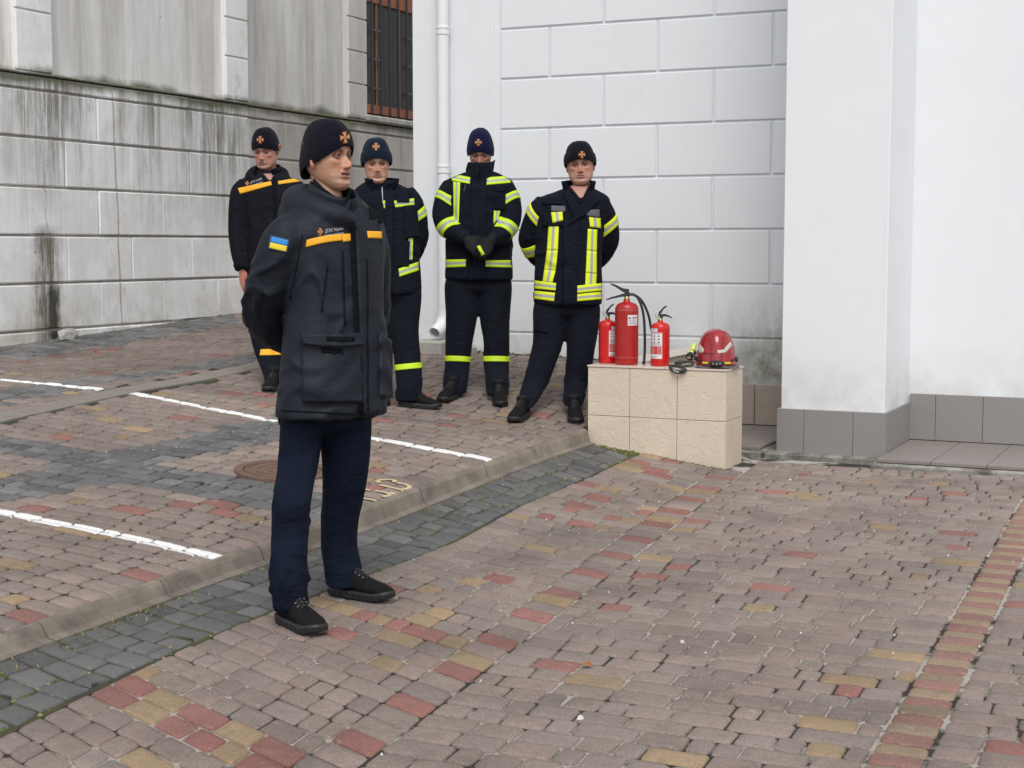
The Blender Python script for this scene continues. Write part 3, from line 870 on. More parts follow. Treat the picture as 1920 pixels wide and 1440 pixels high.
    # rust line
    for xx, zlo, zhi, wd in ((222, .62, 2.75, .008),):
        w2 = g.math('MULTIPLY', g.math('SUBTRACT', g.noise(3, 3), .5), .05)
        yy_ = yL(xx, 400)
        rb = g.math('MULTIPLY', g.band(g.math('ADD', g.math('ADD', p[1], w2), g.math('MULTIPLY', p[2], .035)), yy_ + .045 - wd, yy_ + .045 + wd, .008), g.band(p[2], zlo, zhi, .1))
        c = g.mix(g.math('MULTIPLY', rb, .75), c, (.20, .115, .045))
    # hairline crack at left and peeled spots
    w3 = g.math('MULTIPLY', g.math('SUBTRACT', g.noise(6, 5, .7), .5), .22)
    yc = yL(86, 300)
    cr = g.math('MULTIPLY', g.band(g.math('ADD', p[1], w3), yc - .004, yc + .004, .004), g.band(p[2], 1.5, LEDGE, .05))
    c = g.mix(g.math('MULTIPLY', cr, .6), c, (.12, .11, .09))
    peel = g.ramp(g.noise(9, 3, .5, g.mapv(loc=(9, 9, 9))), [(.745, 0), (.76, 1)])
    c = g.mix(g.math('MULTIPLY', peel, .6), c, (.13, .13, .13))
    b = g.bump(g.noise(3.5, 5), .45, .02)
    g.bump(g.noise(70, 5, .7), .35, .004, b)
    return g.set(c, .78)
M_WEA = weathered()
M_WJ = simple('grimy wall joint', (.36, .345, .31), .9, .5, 9, .6, 60)
lw = empty('retaining_wall', (LX, 10, .5)); tag(lw, 'tall weathered white block wall with mossy ledge and drip stains', 'wall')
YA = 6.6; YM = yL(469, 300); YE = 18.6
zc = [zL(0, y) for y in (625, 534, 441, 347, 252, 160)]
# core
mb = MB(); mb.box((LX - 1.2, YA, -.2), (LX - .022, YM, LEDGE - .012)); mb.box((LX - 1.2, YM, -.2), (LX - .082, YE, LEDGE - .012))
mb.box((LX - 1.2, YA, LEDGE - .1), (LX - .16, YE, 5.4)); mb.build('wall_core', M_WJ, lw)
def wblock(y0, y1, z0, z1, x0, x1, name='block', g_=.009, bev=.009):
    nonzero = min(y1 - y0, z1 - z0)
    if nonzero < .05: return
    jx = random.uniform(-.006, .006)
    v, f = boxm((x0, y0 + g_ * .45, z0 + g_ * 1.1), (x1 + jx, y1 - g_ * .45, z1 - g_ * 1.1), bev)
    v = np.array(v)
    fr_ = v[:, 0] > (x0 + x1) / 2
    v[fr_, 0] += (v[fr_, 1] - (y0 + y1) / 2) * random.uniform(-.006, .006) + (v[fr_, 2] - (z0 + z1) / 2) * random.uniform(-.012, .012)
    v[:, 1:] += np.random.uniform(-.0015, .0015, (len(v), 2))
    mk(name, v, f, M_WEA, lw, origin=(LX, (y0 + y1) / 2, (z0 + z1) / 2))
ja = [yL(x, 400) for x in (53, 186, 304, 407)]; jb = [yL(x, 500) for x in (128, 249, 360, 441)]
def fill(js, lo, hi, step):
    js = sorted(js); out = list(js)
    while out[0] - step > lo + .1: out.insert(0, out[0] - step)
    while out[-1] + step < hi - .1: out.append(out[-1] + step)
    return [lo] + [j for j in out if lo + .12 < j < hi - .12] + [hi]
zz = [None] + zc + [LEDGE - .004]
for k in range(len(zc)):
    z0 = zc[k]; z1 = zc[k + 1] if k + 1 < len(zc) else LEDGE - .006
    js = ja if k in (0, 2, 4) else jb
    ys = fill(js, YA, YM, .98)
    for a, b in zip(ys[:-1], ys[1:]): wblock(a, b, z0, z1, LX - .03, LX)
    ys = fill([YM + .55 + (.5 if k % 2 else 0)], YM, YE, .98)
    dz_ = 0
    for a, b in zip(ys[:-1], ys[1:]): wblock(a, b, z0 + dz_, z1 + dz_, LX - .09, LX - .06)
# foot course: plinth whose lower edge follows the ground
ys = fill([yL(85, 640), yL(131, 640)], YA, YM, .9)
for a, b in zip(ys[:-1], ys[1:]): wblock(a, b, .2, zc[0], LX - .03, LX + .012, 'plinth_block')
ys = fill([YM + .9], YM, YE, .9)
for a, b in zip(ys[:-1], ys[1:]): wblock(a, b, .2, zc[0], LX - .09, LX - .045, 'plinth_block')
# ledge
mb = MB(); mb.box((LX - .17, YA, LEDGE - .004), (LX + .006, YM - .001, LEDGE + .018), bev=.006); mb.box((LX - .17, YM + .001, LEDGE - .004), (LX - .055, YE, LEDGE + .018), bev=.006); mb.build('ledge', M_WEA, lw)
# pilasters in three blocks each with grooves, panels recessed behind
def pil(xa, xb, xf, grooves):
    ya, yb = yL(xa, 150), yL(xb, 150)
    zg = [LEDGE + .018] + [float(atX(x, y, LX)[2]) for x, y in grooves] 
    while zg[-1] < 4.6: zg.append(zg[-1] + .40)
    mb = MB(); mb.box((LX - .17, ya + .006, LEDGE), (xf - .022, yb - .006, 5.3)); mb.build('pilaster', M_WEA, lw)
    for a, b in zip(zg[:-1], zg[1:]):
        v, f = boxm((xf - .03, ya, a + .008), (xf, yb, b - .008), .006)
        mk('pilaster_block', v, f, M_WEA, lw, origin=(LX, (ya + yb) / 2, a))
pil(33, 100, LX, [(60, 20)])
pil(425, 466, LX, [(445, 108), (445, 36)])
pil(663, 697, LX - .06, [(680, 157), (680, 96), (680, 34)])
mb = MB(); mb.box((LX - .161, YA, LEDGE + .02), (LX - .14, YE, 5.3)); mb.build('wall_panel', M_WEA, lw)

# --- grille of the gate in the upper wall
M_GATE = simple('terracotta painted steel', (.27, .095, .048), .65, .25, 12)
M_BAR2 = simple('worn grey steel', (.060, .058, .060), .6, .2, 30)
M_BARS = simple('dark grey steel', (.028, .027, .029), .55, .2, 30)
gy0, gy1 = yL(698, 150), yL(800, 150)
gz0 = float(atX(735, 217, LX)[2])
gt = empty('window_grille', (LX - .05, gy0, gz0)); tag(gt, 'dark steel grille over terracotta framed opening high in the weathered wall', 'grille')
mb = MB(); mb.box((LX - .12, gy0, gz0), (LX - .07, YE - .3, gz0 + 2.4)); mb.build('backing', M_BARS, gt)
def gbox(name, y0, y1, z0, z1, x0, x1, m):
    v, f = boxm((x0, y0, z0), (x1, y1, z1), .004); mk(name, v, f, m, gt, origin=(x0, y0, z0))
nb = 7; 
yend = YE - .4
gbox('bottom_rail', gy0, yend, gz0, gz0 + .10, LX - .07, LX - .045, M_GATE)
zt_ = float(atX(735, 13, LX)[2]); gbox('top_rail', gy0, yend, zt_, zt_ + .11, LX - .07, LX - .045, M_GATE)
mb = MB(); mb.box((LX - .068, gy0, zt_ + .11), (LX - .062, yend, zt_ + .6)); mb.build('upper_panel', M_GATE, gt)
for x in (714, 757):
    y = yL(x, 120); gbox('terracotta_post', y - .013, y + .013, gz0 + .09, zt_, LX - .066, LX - .052, M_GATE)
y = gy0 + .04; i = 0
while y < yend:
    gbox('bar', y - .010, y + .010, gz0 + .0, zt_ + .6, LX - .035, LX - .01, M_BARS); y += .205; i += 1
for zc_ in np.arange(gz0 + .28, zt_, .33):
    for y0 in np.arange(gy0 + .04, yend - .2, .82):
        v, f = boxm((LX - .03, y0 + .016, zc_), (LX - .015, y0 + .189, zc_ + .022)); mk('cross_bar', v, f, M_BAR2, gt, origin=(LX, y0, zc_))
mb = MB(); mb.box((LX - .17, gy0 - .05, gz0 - .10), (LX - .015, YE, gz0 - .02), bev=.02); mb.build('sill', M_WJ, gt)

# rubble piece by the stain
bx_ = atG(118, 636)
ic = []
def rock(c, r, m, name, seed=0):
    import bmesh
    bm = bmesh.new(); bmesh.ops.create_icosphere(bm, subdivisions=2, radius=1)
    v = np.array([q.co[:] for q in bm.verts]); f = [[w.index for w in p.verts] for p in bm.faces]; bm.free()
    k = np.array([1 + .35 * noise.noise(Vector(q * 1.7) + Vector((seed, 0, 0))) for q in v])
    v = v * k[:, None] * np.array(r) + np.array(c)
    return mk(name, v, f, m, None, False, origin=tuple(c))
o = rock((bx_[0] + .05, bx_[1], float(ground(bx_[0], bx_[1])) + .035), (.06, .11, .06), M_GREYM, 'fallen_plaster', 3)
tag(o, 'fallen lump of pale plaster lying at the foot of the stained wall', 'plaster lump')

# ================================================================== small litter, moss, leaves
M_MOSS = simple('moss', (.075, .10, .02), .95, .5, 60, .5)
M_DRY = simple('dry grass', (.24, .19, .09), .9, .4, 60)
mb = MB()
def blade(c, h, m):
    a = random.uniform(0, 6.28); l = random.uniform(.6, 1.4) * h; d = np.array([math.cos(a), math.sin(a), 0]); n_ = np.array([-d[1], d[0], 0]) * .0022
    c = np.array(c); t_ = c + d * l * random.uniform(.3, 1.2) + np.array([0, 0, l * random.uniform(.1, .8)])
    mid = (c + t_) / 2 + np.array([0, 0, l * .15])
    mb.add([c - n_, c + n_, mid + n_ * .8, mid - n_ * .8, t_], [(0, 1, 2, 3), (3, 2, 4)], m)
def blob(c, r, h, m):
    n = 7; v = []; a0 = random.random() * 6
    for k_, (rr, zz_) in enumerate(((1, -.004), (.75, h * .8), (.3, h))):
        for j in range(n):
            a = a0 + 2 * math.pi * j / n; q = rr * r * random.uniform(.7, 1.3)
            v.append((c[0] + q * math.cos(a), c[1] + q * math.sin(a), c[2] + zz_ * random.uniform(.6, 1.2)))
    f = [(k_ * n + j, k_ * n + (j + 1) % n, (k_ + 1) * n + (j + 1) % n, (k_ + 1) * n + j) for k_ in range(2) for j in range(n)]
    f.append(tuple(2 * n + j for j in range(n))); mb.add(v, f, m)
def gp(x, y, dz=0): return (x, y, float(ground(x, y)) + dz)
for _ in range(420):     # along the kerb foot
    Yv = random.uniform(2.9, 9.1); dens = noise.noise(Vector((Yv * 1.7, 0, 0)))
    if dens < -.12 and random.random() < .75: continue
    x = float(kx(Yv)) + .040 + abs(random.gauss(0, .020)); blob(gp(x, Yv, -.006), random.uniform(.006, .016), random.uniform(.003, .008), random.random() < .25)
for _ in range(900):     # between setts, in patches
    Yv = random.uniform(2.9, 9.1); xr_ = float(setts_x(Yv)); x = random.uniform(float(kx(Yv)) + .06, xr_)
    if noise.noise(Vector((x * 2.2, Yv * 1.4, 3))) < .06: continue
    blob(gp(x, Yv, -.007), random.uniform(.006, .015), random.uniform(.004, .008), 1 if random.random() < .35 else 0)
for _ in range(260):
    Yv = random.choice([random.gauss(4.45, .25), random.gauss(3.6, .3), random.uniform(3, 8), random.gauss(5.9, .4)]); x = float(kx(Yv)) + .045 + abs(random.gauss(0, .05))
    if 2.8 < Yv < 9: blade(gp(x, Yv), .022, 1 if random.random() < .7 else 0)
for _ in range(520):     # foot of the left wall, block, building wall
    k_ = random.random()
    if k_ < .45: x, Yv = LX + .03 + abs(random.gauss(0, .07)), random.uniform(8.8, 13.2)
    elif k_ < .62: x, Yv = random.uniform(-3.8, -2.85), 9.125 - abs(random.gauss(0, .02))
    elif k_ < .8: x, Yv = random.uniform(-5.0, -3.85), random.uniform(9.6, 10.9)
    else: x, Yv = random.uniform(-6, -3.85), YW - .02 - abs(random.gauss(0, .03))
    blob(gp(x, Yv, -.006), random.uniform(.008, .022), random.uniform(.003, .010), 0 if random.random() < .7 else 1)
o = mb.build('moss', [M_MOSS, M_DRY], None, True); tag(o, 'moss and dry grass growing in joints and along the kerb foot', None, None, 'stuff')
# pale crumbs of litter
M_CR = simple('pale grit', (.62, .60, .55), .9)
mb = MB()
for _ in range(130):
    if random.random() < .6: x, Yv = random.uniform(-4.6, 1.2), random.uniform(3, 9.5)
    else: x, Yv = random.uniform(-9, -4), random.uniform(4, 11)
    r_ = random.uniform(.002, .005) * (1 if random.random() < .93 else 2)
    blob(gp(x, Yv, .002), r_, r_ * .7, 0)
o = mb.build('grit', M_CR, None); tag(o, 'scattered pale grit and crumbs on the paving', None, None, 'stuff')
M_LEAF = simple('brown leaf', (.28, .10, .035), .7)
for (x, y), lb in (((1728, 894), 'small orange brown leaf lying near the porch edge'), ((1100, 1251), 'small dark red leaf on a red paver in the plaza')):
    p = atG(x, y); s_ = .022
    v = [(p[0] - s_, p[1], p[2] + .006), (p[0] - s_ * .3, p[1] - s_ * .8, p[2] + .012), (p[0] + s_, p[1] - .2 * s_, p[2] + .007), (p[0] + .2 * s_, p[1] + s_ * .9, p[2] + .016), (p[0], p[1], p[2] + .020)]
    o = mk('leaf', v, [(0, 1, 4), (1, 2, 4), (2, 3, 4), (3, 0, 4)], M_LEAF, None, origin=tuple(p)); tag(o, lb, 'leaf')

# ================================================================== PEOPLE: materials
def cloth(name, c, rough=.75, sheen=.2, scale=1., weave=1400, crease=.6, spec=.3, fine=.3, dust=.05):
    g = NG(name)
    n = g.noise(7 * scale, 5, .6)
    col = g.mix(n, tuple(x * .82 for x in c), tuple(x * 1.2 for x in c))
    du = g.ramp(g.noise(50, 5, .75), [(.6, 0), (.8, 1)])
    col = g.mix(g.math('MULTIPLY', du, dust), col, (.08, .075, .07))
    b = g.bump(g.noise(11 * scale, 5, .55, g.mapv((1, 1, 2.0)), .6), crease, .022)
    b = g.bump(g.noise(40 * scale, 3, .5, g.mapv((1, 1, 1.6))), crease * fine, .004, b)
    g.bump(g.noise(weave, 2), .25, .0006, b)
    g.set(col, rough, Sheen_Weight=sheen, Sheen_Roughness=.5); g.b.inputs['Specular IOR Level'].default_value = spec
    return g.m
M_JK1 = cloth('charcoal softshell', (.0078, .0106, .0178), .64, .0, spec=.27, crease=.26, fine=.2, dust=.0)
M_SM1 = cloth('seam stitching', (.0035, .0045, .007), .8, .0, spec=.15)
M_JK1D = cloth('charcoal lining', (.005, .006, .008), .9, .0, spec=.12)
M_JK2 = cloth('black blue jacket', (.0055, .0055, .0095), .7, .0, spec=.12)
M_FIRE = cloth('fire jacket aramid', (.0058, .0075, .0135), .85, .01, crease=.8, spec=.11, dust=.03)
M_TR1 = cloth('navy trousers', (.0045, .0078, .0185), .85, .0, spec=.12)
M_TR2 = cloth('dark navy trousers', (.0045, .0058, .0115), .85, .02, spec=.15)
def knit(name, c):
    g = NG(name); w = g.noise(500, 3, .6); g.bump(g.noise(380, 3, .7), .6, .002)
    return g.set(g.mix(w, tuple(x * .7 for x in c), tuple(x * 1.35 for x in c)), .95, Sheen_Weight=.04, Sheen_Roughness=.6, Specular_IOR_Level=.12)
M_HAT = knit('black navy knit', (.0042, .0046, .0095)); M_HATB = knit('blue navy knit', (.006, .007, .036)); M_HATT = knit('petrol navy knit', (.0045, .012, .024))
M_BOOT = simple('black suede boot', (.006, .006, .0065), .85, .3, 40, .5, 120, Specular_IOR_Level=.2)
M_SOLE = simple('black rubber', (.010, .010, .011), .6, .2, 60, .3, 90)
M_LACE = simple('black lace', (.018, .018, .02), .7); M_EYEL = simple('steel eyelet', (.45, .45, .46), .35, Metallic=1.)
M_GLOVE = simple('black glove leather', (.006, .0065, .009), .75, .3, 60, .4, 90, Specular_IOR_Level=.25)
def hi(name, c, r, em=0):
    g = NG(name); g.bump(g.noise(500, 2), .2, .0008, g.bump(g.noise(30, 3), .3, .004)); return g.set(g.mix(g.noise(50, 4), tuple(x * .85 for x in c), c), r)
M_LIME = hi('fluorescent lime tape', (.56, .78, .015), .6); M_YTAPE = hi('fluorescent yellow tape', (.72, .80, .015), .6)
M_SILV = hi('silver reflective tape', (.36, .37, .35), .4); M_ORAN = hi('amber yellow tape', (.88, .42, .012), .6)
M_EMO = hi('orange embroidery', (.46, .15, .045), .8); M_EMY = hi('gold embroidery', (.50, .30, .12), .8); M_EMB = hi('blue thread', (.03, .05, .12), .8)
M_FBLUE = hi('flag blue', (.03, .25, .62), .7); M_FYEL = hi('flag yellow', (.85, .66, .03), .7); M_TXT = hi('white thread', (.5, .52, .55), .7)
M_GREYP = simple('grey hook tape', (.10, .10, .105), .9, .3, 60)
def skin_mat():
    g = NG('skin'); at = g.n('VertexColor', layer_name='Col').outputs['Color']
    c = g.mix(1., at, g.ramp(g.noise(45, 5, .65), [(.3, .88), (.7, 1.1)]), 'MULTIPLY')
    g.bump(g.noise(350, 4, .6), .25, .0009, g.bump(g.noise(60, 3), .15, .002))
    g.set(c, .5, Subsurface_Weight=.12, Subsurface_Scale=.006)
    g.b.inputs['Subsurface Radius'].default_value = (1, .35, .2)
    return g.m
M_SKIN = skin_mat()
def vcmat(name, rough):
    g = NG(name); at = g.n('VertexColor', layer_name='Col').outputs['Color']; return g.set(at, rough)
M_EYE = vcmat('eyeball', .45)
M_ZIP = simple('zip metal', (.25, .25, .25), .4, Metallic=1.)

# ================================================================== PEOPLE: geometry
FH = np.array([-math.sin(psi), math.cos(psi), 0.])
ZV = np.array([0, 0, 1.])
def dirs(yaw):
    y = math.radians(yaw); return -math.cos(y) * FH + math.sin(y) * RT, math.cos(y) * RT + math.sin(y) * FH   # facing, his left

def union_mesh(parts, voxel, smooth_it=6, fac=.6):
    mb = MB()
    for v, f in parts: mb.add(v, f)
    me = bpy.data.meshes.new('tmp'); me.from_pydata(mb.v, [], mb.f); me.update()
    ob = bpy.data.objects.new('tmp', me); COL.objects.link(ob)
    m1 = ob.modifiers.new('r', 'REMESH'); m1.mode = 'VOXEL'; m1.voxel_size = voxel
    m2 = ob.modifiers.new('s', 'SMOOTH'); m2.factor = fac; m2.iterations = smooth_it
    dg = bpy.context.evaluated_depsgraph_get(); ev = ob.evaluated_get(dg); em = ev.to_mesh()
    n = len(em.vertices); V = np.empty(n * 3); em.vertices.foreach_get('co', V); V = V.reshape(-1, 3)
    F = [tuple(p.vertices) for p in em.polygons]
    N = np.empty(n * 3); em.vertices.foreach_get('normal', N); N = N.reshape(-1, 3)
    ev.to_mesh_clear(); bpy.data.objects.remove(ob); bpy.data.meshes.remove(me)
    return V, F, N

M_NECK = simple('neck skin', (.36, .185, .135), .55, .1, 60)
def relax_mesh(V, F, it=2, k=.5):
    q = np.array([f if len(f) == 4 else (*f, f[0]) for f in F]); a = np.concatenate([q[:, i] for i in range(4)]); b = np.concatenate([q[:, (i + 1) % 4] for i in range(4)])
    for _ in range(it):
        A = np.zeros_like(V); c = np.zeros(len(V)); np.add.at(A, a, V[b]); np.add.at(A, b, V[a]); np.add.at(c, a, 1); np.add.at(c, b, 1)
        V = V * (1 - k) + k * A / np.maximum(c, 1)[:, None]
    return V
def fold(V, N, F, axes, seed=0, base=.5):
    """axes: (A, B, R, amp, freq, spiral, focus) - cloth folds run round each limb axis, stronger near focus (0..1 along)"""
    n = len(V); best = np.full(n, 1e9); sel = np.zeros(n, int); al = np.zeros((len(axes), n))
    rad = []
    for k, (A, B, R, *_r) in enumerate(axes):
        A = np.array(A); B = np.array(B); d = B - A; L2 = d @ d
        t = np.clip((V - A) @ d / L2, 0, 1); q = V - A - t[:, None] * d; dist = np.linalg.norm(q, axis=1) / R
        al[k] = t; rad.append(q); m = dist < best; best[m] = dist[m]; sel[m] = k
    D = np.zeros(n)
    for i in range(n):
        k = sel[i]; A, B, R, amp, fr, sp, foc = axes[k]
        A = np.asarray(A); B = np.asarray(B); L = np.linalg.norm(B - A); q = rad[k][i]; r = math.hypot(*q[:2]) + 1e-6
        s_ = al[k][i] * L
        ax = q / (np.linalg.norm(q) + 1e-9)
        w = noise.noise(Vector((ax[0] * 1.1 + seed, ax[1] * 1.1, s_ * 4 + 3.3)))
        p = Vector((s_ * fr + sp * (q[0] * RT[0] + q[1] * RT[1]) * 12 + w * 1.6, ax[0] * 1.0 + seed * 1.7, ax[1] * 1.0 + k * 3.1))
        v1 = max(0., 1 - 2.6 * abs(noise.noise(p))) ** 1.6 * 1.5 - .35
        v2 = max(0., 1 - 2.6 * abs(noise.noise(p * 1.9 + Vector((5, 2, 1))))) ** 1.5 - .3
        a = amp * (.35 + .65 * (1 if foc is None else math.exp(-((al[k][i] - foc) / .28) ** 2)))
        msk = .5 + 1.1 * noise.noise(Vector((V[i][0] * 3.2 + seed, V[i][1] * 3.2, V[i][2] * 3.2)))
        D[i] = a * max(.15, msk) * (v1 + .35 * v2)
    return relax_mesh(V + N * D[:, None], F)

class Garment:
    def __init__(s, V, F): s.V = V; s.F = F; s.bvh = BVHTree.FromPolygons([tuple(v) for v in V], F)
    def out(s, c, d, mx=.5):
        h = s.bvh.ray_cast(Vector(c), Vector(d), mx); return h
    def cam(s, x, y, bias=0):
        d = nrm(ray(x, y)); return s.bvh.ray_cast(Vector(CP + d * bias), Vector(d), 60)

def grid_part(P, Nn, th, off, fm_fn=None):
    """P [nv][nu] points (None for misses) -> thick conforming sheet"""
    nv, nu = len(P), len(P[0]); v = []; idx = {}
    for j in range(nv):
        for i in range(nu):
            if P[j][i] is None: continue
            p = np.array(P[j][i]); n_ = np.array(Nn[j][i])
            idx[(j, i, 0)] = len(v); v.append(p + n_ * (off + th)); idx[(j, i, 1)] = len(v); v.append(p + n_ * (off - .002))
    f = []; fm = []; have = set()
    for j in range(nv - 1):
        for i in range(nu - 1):
            q = [(j, i), (j, i + 1), (j + 1, i + 1), (j + 1, i)]
            if any(P[a][b] is None for a, b in q): continue
            pp = [np.array(P[a][b]) for a, b in q]
            if max(np.linalg.norm(pp[0] - pp[2]), np.linalg.norm(pp[1] - pp[3])) > .16: continue
            have.add((j, i)); f.append([idx[(*a, 0)] for a in q]); fm.append(fm_fn(j, i) if fm_fn else 0)
    for (j, i) in have:
        for (dj, di, a, b) in ((-1, 0, (j, i), (j, i + 1)), (1, 0, (j + 1, i + 1), (j + 1, i)), (0, -1, (j + 1, i), (j, i)), (0, 1, (j, i + 1), (j + 1, i + 1))):
            if (j + dj, i + di) not in have:
                f.append([idx[(*b, 0)], idx[(*a, 0)], idx[(*a, 1)], idx[(*b, 1)]]); fm.append(fm_fn(j, i) if fm_fn else 0)
    return v, f, fm

def smoothN(P, Nn):
    """normals from the grid, blended with hit normals"""
    return Nn
def drape(g, quad, name, m, parent, nu=14, nv=5, th=.002, off=.0012, fm=None, curve=None, relax=0, round_=0.):
    """lay a patch on garment g; quad = TL,TR,BR,BL photo points of its corners"""
    TL, TR, BR, BL = [np.array(q, float) for q in quad]; P = []; Nn = []
    for j in range(nv):
        t = j / (nv - 1); rp = []; rn = []
        for i in range(nu):
            s_ = i / (nu - 1); p = (TL * (1 - s_) + TR * s_) * (1 - t) + (BL * (1 - s_) + BR * s_) * t
            if curve: p = p + np.array([0, curve * math.sin(math.pi * s_)])
            if round_ and t > .5: 
                e = abs(2 * s_ - 1); p = p - (BL - TL) * round_ * (t - .5) * 2 * max(0, e - .5) * 2
            h = g.cam(*p)
            if h[0] is None: rp.append(None); rn.append(None)
            else: rp.append(np.array(h[0])); rn.append(np.array(h[1]))
        P.append(rp); Nn.append(rn)
    for _ in range(5):
        Q = [r[:] for r in Nn]
        for j in range(nv):
            for i in range(nu):
                if P[j][i] is None: continue
                Q[j][i] = nrm(np.sum([Nn[a][b] for a in range(max(0, j - 1), min(nv, j + 2)) for b in range(max(0, i - 1), min(nu, i + 2)) if P[a][b] is not None], 0))
        Nn = Q
    for _ in range(relax):
        Q = [r[:] for r in P]
        for j in range(nv):
            for i in range(nu):
                if P[j][i] is None: continue
                nb = [P[a][b] for a, b in ((j - 1, i), (j + 1, i), (j, i - 1), (j, i + 1)) if 0 <= a < nv and 0 <= b < nu and P[a][b] is not None]
                if len(nb) == 4: Q[j][i] = .5 * P[j][i] + .5 * np.mean(nb, 0)
        P = Q
    v, f, fmm = grid_part(P, Nn, th, off, fm)
    if not f: return None
    return mk(name, v, f, m, parent, True, fmm, origin=tuple(np.mean(v, 0)))
TRI = lambda j, i: 0 if j in (0, 3) else (1 if j in (1, 2) else 0)
def triv(nu):   # silver runs down the middle columns
    return lambda j, i: 1 if abs((i + .5) / (nu - 1) - .5) < .17 else 0
def stripe(g, quad, parent, m1=None, name='reflective_stripe', nu=16, off=.0025, **k):
    return drape(g, quad, name, [m1 or M_LIME, M_SILV], parent, nu, 7, .0015, off, lambda j, i: 1 if j in (2, 3) else 0, **k)
def stripev(g, quad, parent, m1=None, nv=16, off=.0025, **k):
    return drape(g, quad, 'reflective_stripe', [m1 or M_LIME, M_SILV], parent, 7, nv, .0015, off, lambda j, i: 1 if i in (2, 3) else 0, **k)
def cuffband(g, A, B, t0, t1, parent, m=None, name='reflective_stripe', n=36, rmax=.12, tri=True, tilt=(0, 0), a0=-math.pi, a1=math.pi, th=.0018, relax=0):
    """band round a limb with axis A-B between t0 and t1"""
    A = np.array(A); B = np.array(B); d = nrm(B - A); tc = nrm(CP - A); e1 = nrm(tc - d * (tc @ d)); e2 = np.cross(d, e1)
    if e2 @ RT < 0: e2 = -e2
    P = []; Nn = []; nv = 7
    for j in range(nv):
        rp = []; rn = []
        for i in range(n + 1):
            a = a0 + (a1 - a0) * i / n; t = t0 + (t1 - t0) * j / (nv - 1)
            r_ = e1 * math.cos(a) + e2 * math.sin(a)
            c = A + (B - A) * t + d * (tilt[0] * math.cos(a) + tilt[1] * math.sin(a))
            h = g.out(c, r_, rmax)
            if h[0] is None: rp.append(c + r_ * rmax * .8); rn.append(r_)
            else: rp.append(np.array(h[0])); rn.append(r_)
        P.append(rp); Nn.append(rn)
    for _ in range(2):
        for j in range(nv):
            pts = [np.array(p) for p in P[j]]; L = len(pts)
            for i in range(1, L - 1): P[j][i] = .5 * pts[i] + .25 * (pts[i - 1] + pts[i + 1])
    v, f, fmm = grid_part(P, Nn, th, .004, (lambda j, i: 1 if j in (2, 3) else 0) if tri else None)
    return mk(name, v, f, [m or M_LIME, M_SILV], parent, True, fmm, origin=tuple(np.mean(v, 0)))

# emblem: cross with four flared arms
def emblem(g, c, sz, parent, skew=1., name='emblem', tilt=0., pt=None):
    """c photo point, sz half size in px"""
    mb = MB(); pieces = []
    arm = [(.10, .12), (.52, .95), (.26, .84), (0, 1.0), (-.26, .84), (-.52, .95), (-.10, .12)]
    for k in range(4):
        a = k * math.pi / 2 + math.radians(tilt); pieces.append(([(x * math.cos(a) - y * math.sin(a), x * math.sin(a) + y * math.cos(a)) for x, y in arm], 0, 0))
        arm2 = [(.06, .25), (.30, .74), (0, .66), (-.30, .74), (-.06, .25)]
        pieces.append(([(x * math.cos(a) - y * math.sin(a), x * math.sin(a) + y * math.cos(a)) for x, y in arm2], 1, .0012))
    n = 12
    pieces.append(([(.30 * math.cos(2 * math.pi * j / n), .30 * math.sin(2 * math.pi * j / n)) for j in range(n)], 1, .0018))
    pieces.append(([(.17 * math.cos(2 * math.pi * j / n), .17 * math.sin(2 * math.pi * j / n)) for j in range(n)], 2, .0026))
    for poly_, mi, off in pieces:
        ctr = np.mean(poly_, 0); top = []
        for (x, y) in poly_ + [tuple(ctr)]:
            h = g.cam(c[0] + x * sz * skew, c[1] - y * sz)
            if h[0] is None: top = None; break
            top.append(np.array(h[0]) + np.array(h[1]) * (.003 + off))
        if top is None: continue
        k = len(poly_); bot = [t_ - np.array(nrm(ray(*c))) * -.004 for t_ in top[:-1]]
        mb.add(top + bot, [(i, (i + 1) % k, k) for i in range(k)] + [(i, (i + 1) % k, k + 1 + (i + 1) % k, k + 1 + i) for i in range(k)], mi)
    if mb.v: return mb.build(name, [M_EMO, M_EMY, M_EMB], parent, origin=mb.v[0])

def text_on(g, s_, c, size, parent, m, rot=0., name='lettering', skew=1.):
    cu = bpy.data.curves.new('t', 'FONT'); cu.body = s_; cu.size = 1; cu.align_x = 'LEFT'; cu.resolution_u = 2
    ob = bpy.data.objects.new('t', cu); COL.objects.link(ob)
    dg = bpy.context.evaluated_depsgraph_get(); me = bpy.data.meshes.new_from_object(ob.evaluated_get(dg))
    V = np.array([v.co[:] for v in me.vertices]); F = [tuple(p.vertices) for p in me.polygons]
    bpy.data.objects.remove(ob); bpy.data.curves.remove(cu)
    if not len(V): return
    a = math.radians(rot); out = []
    for x, y, z in V:
        h = g.cam(c[0] + size * skew * (x * math.cos(a) - y * math.sin(a) * 1.), c[1] - size * (x * math.sin(a) + y * math.cos(a)))
        if h[0] is None: return
        out.append(np.array(h[0]) + np.array(h[1]) * .0035)
    mk(name, out, F, m, parent, origin=tuple(out[0]))

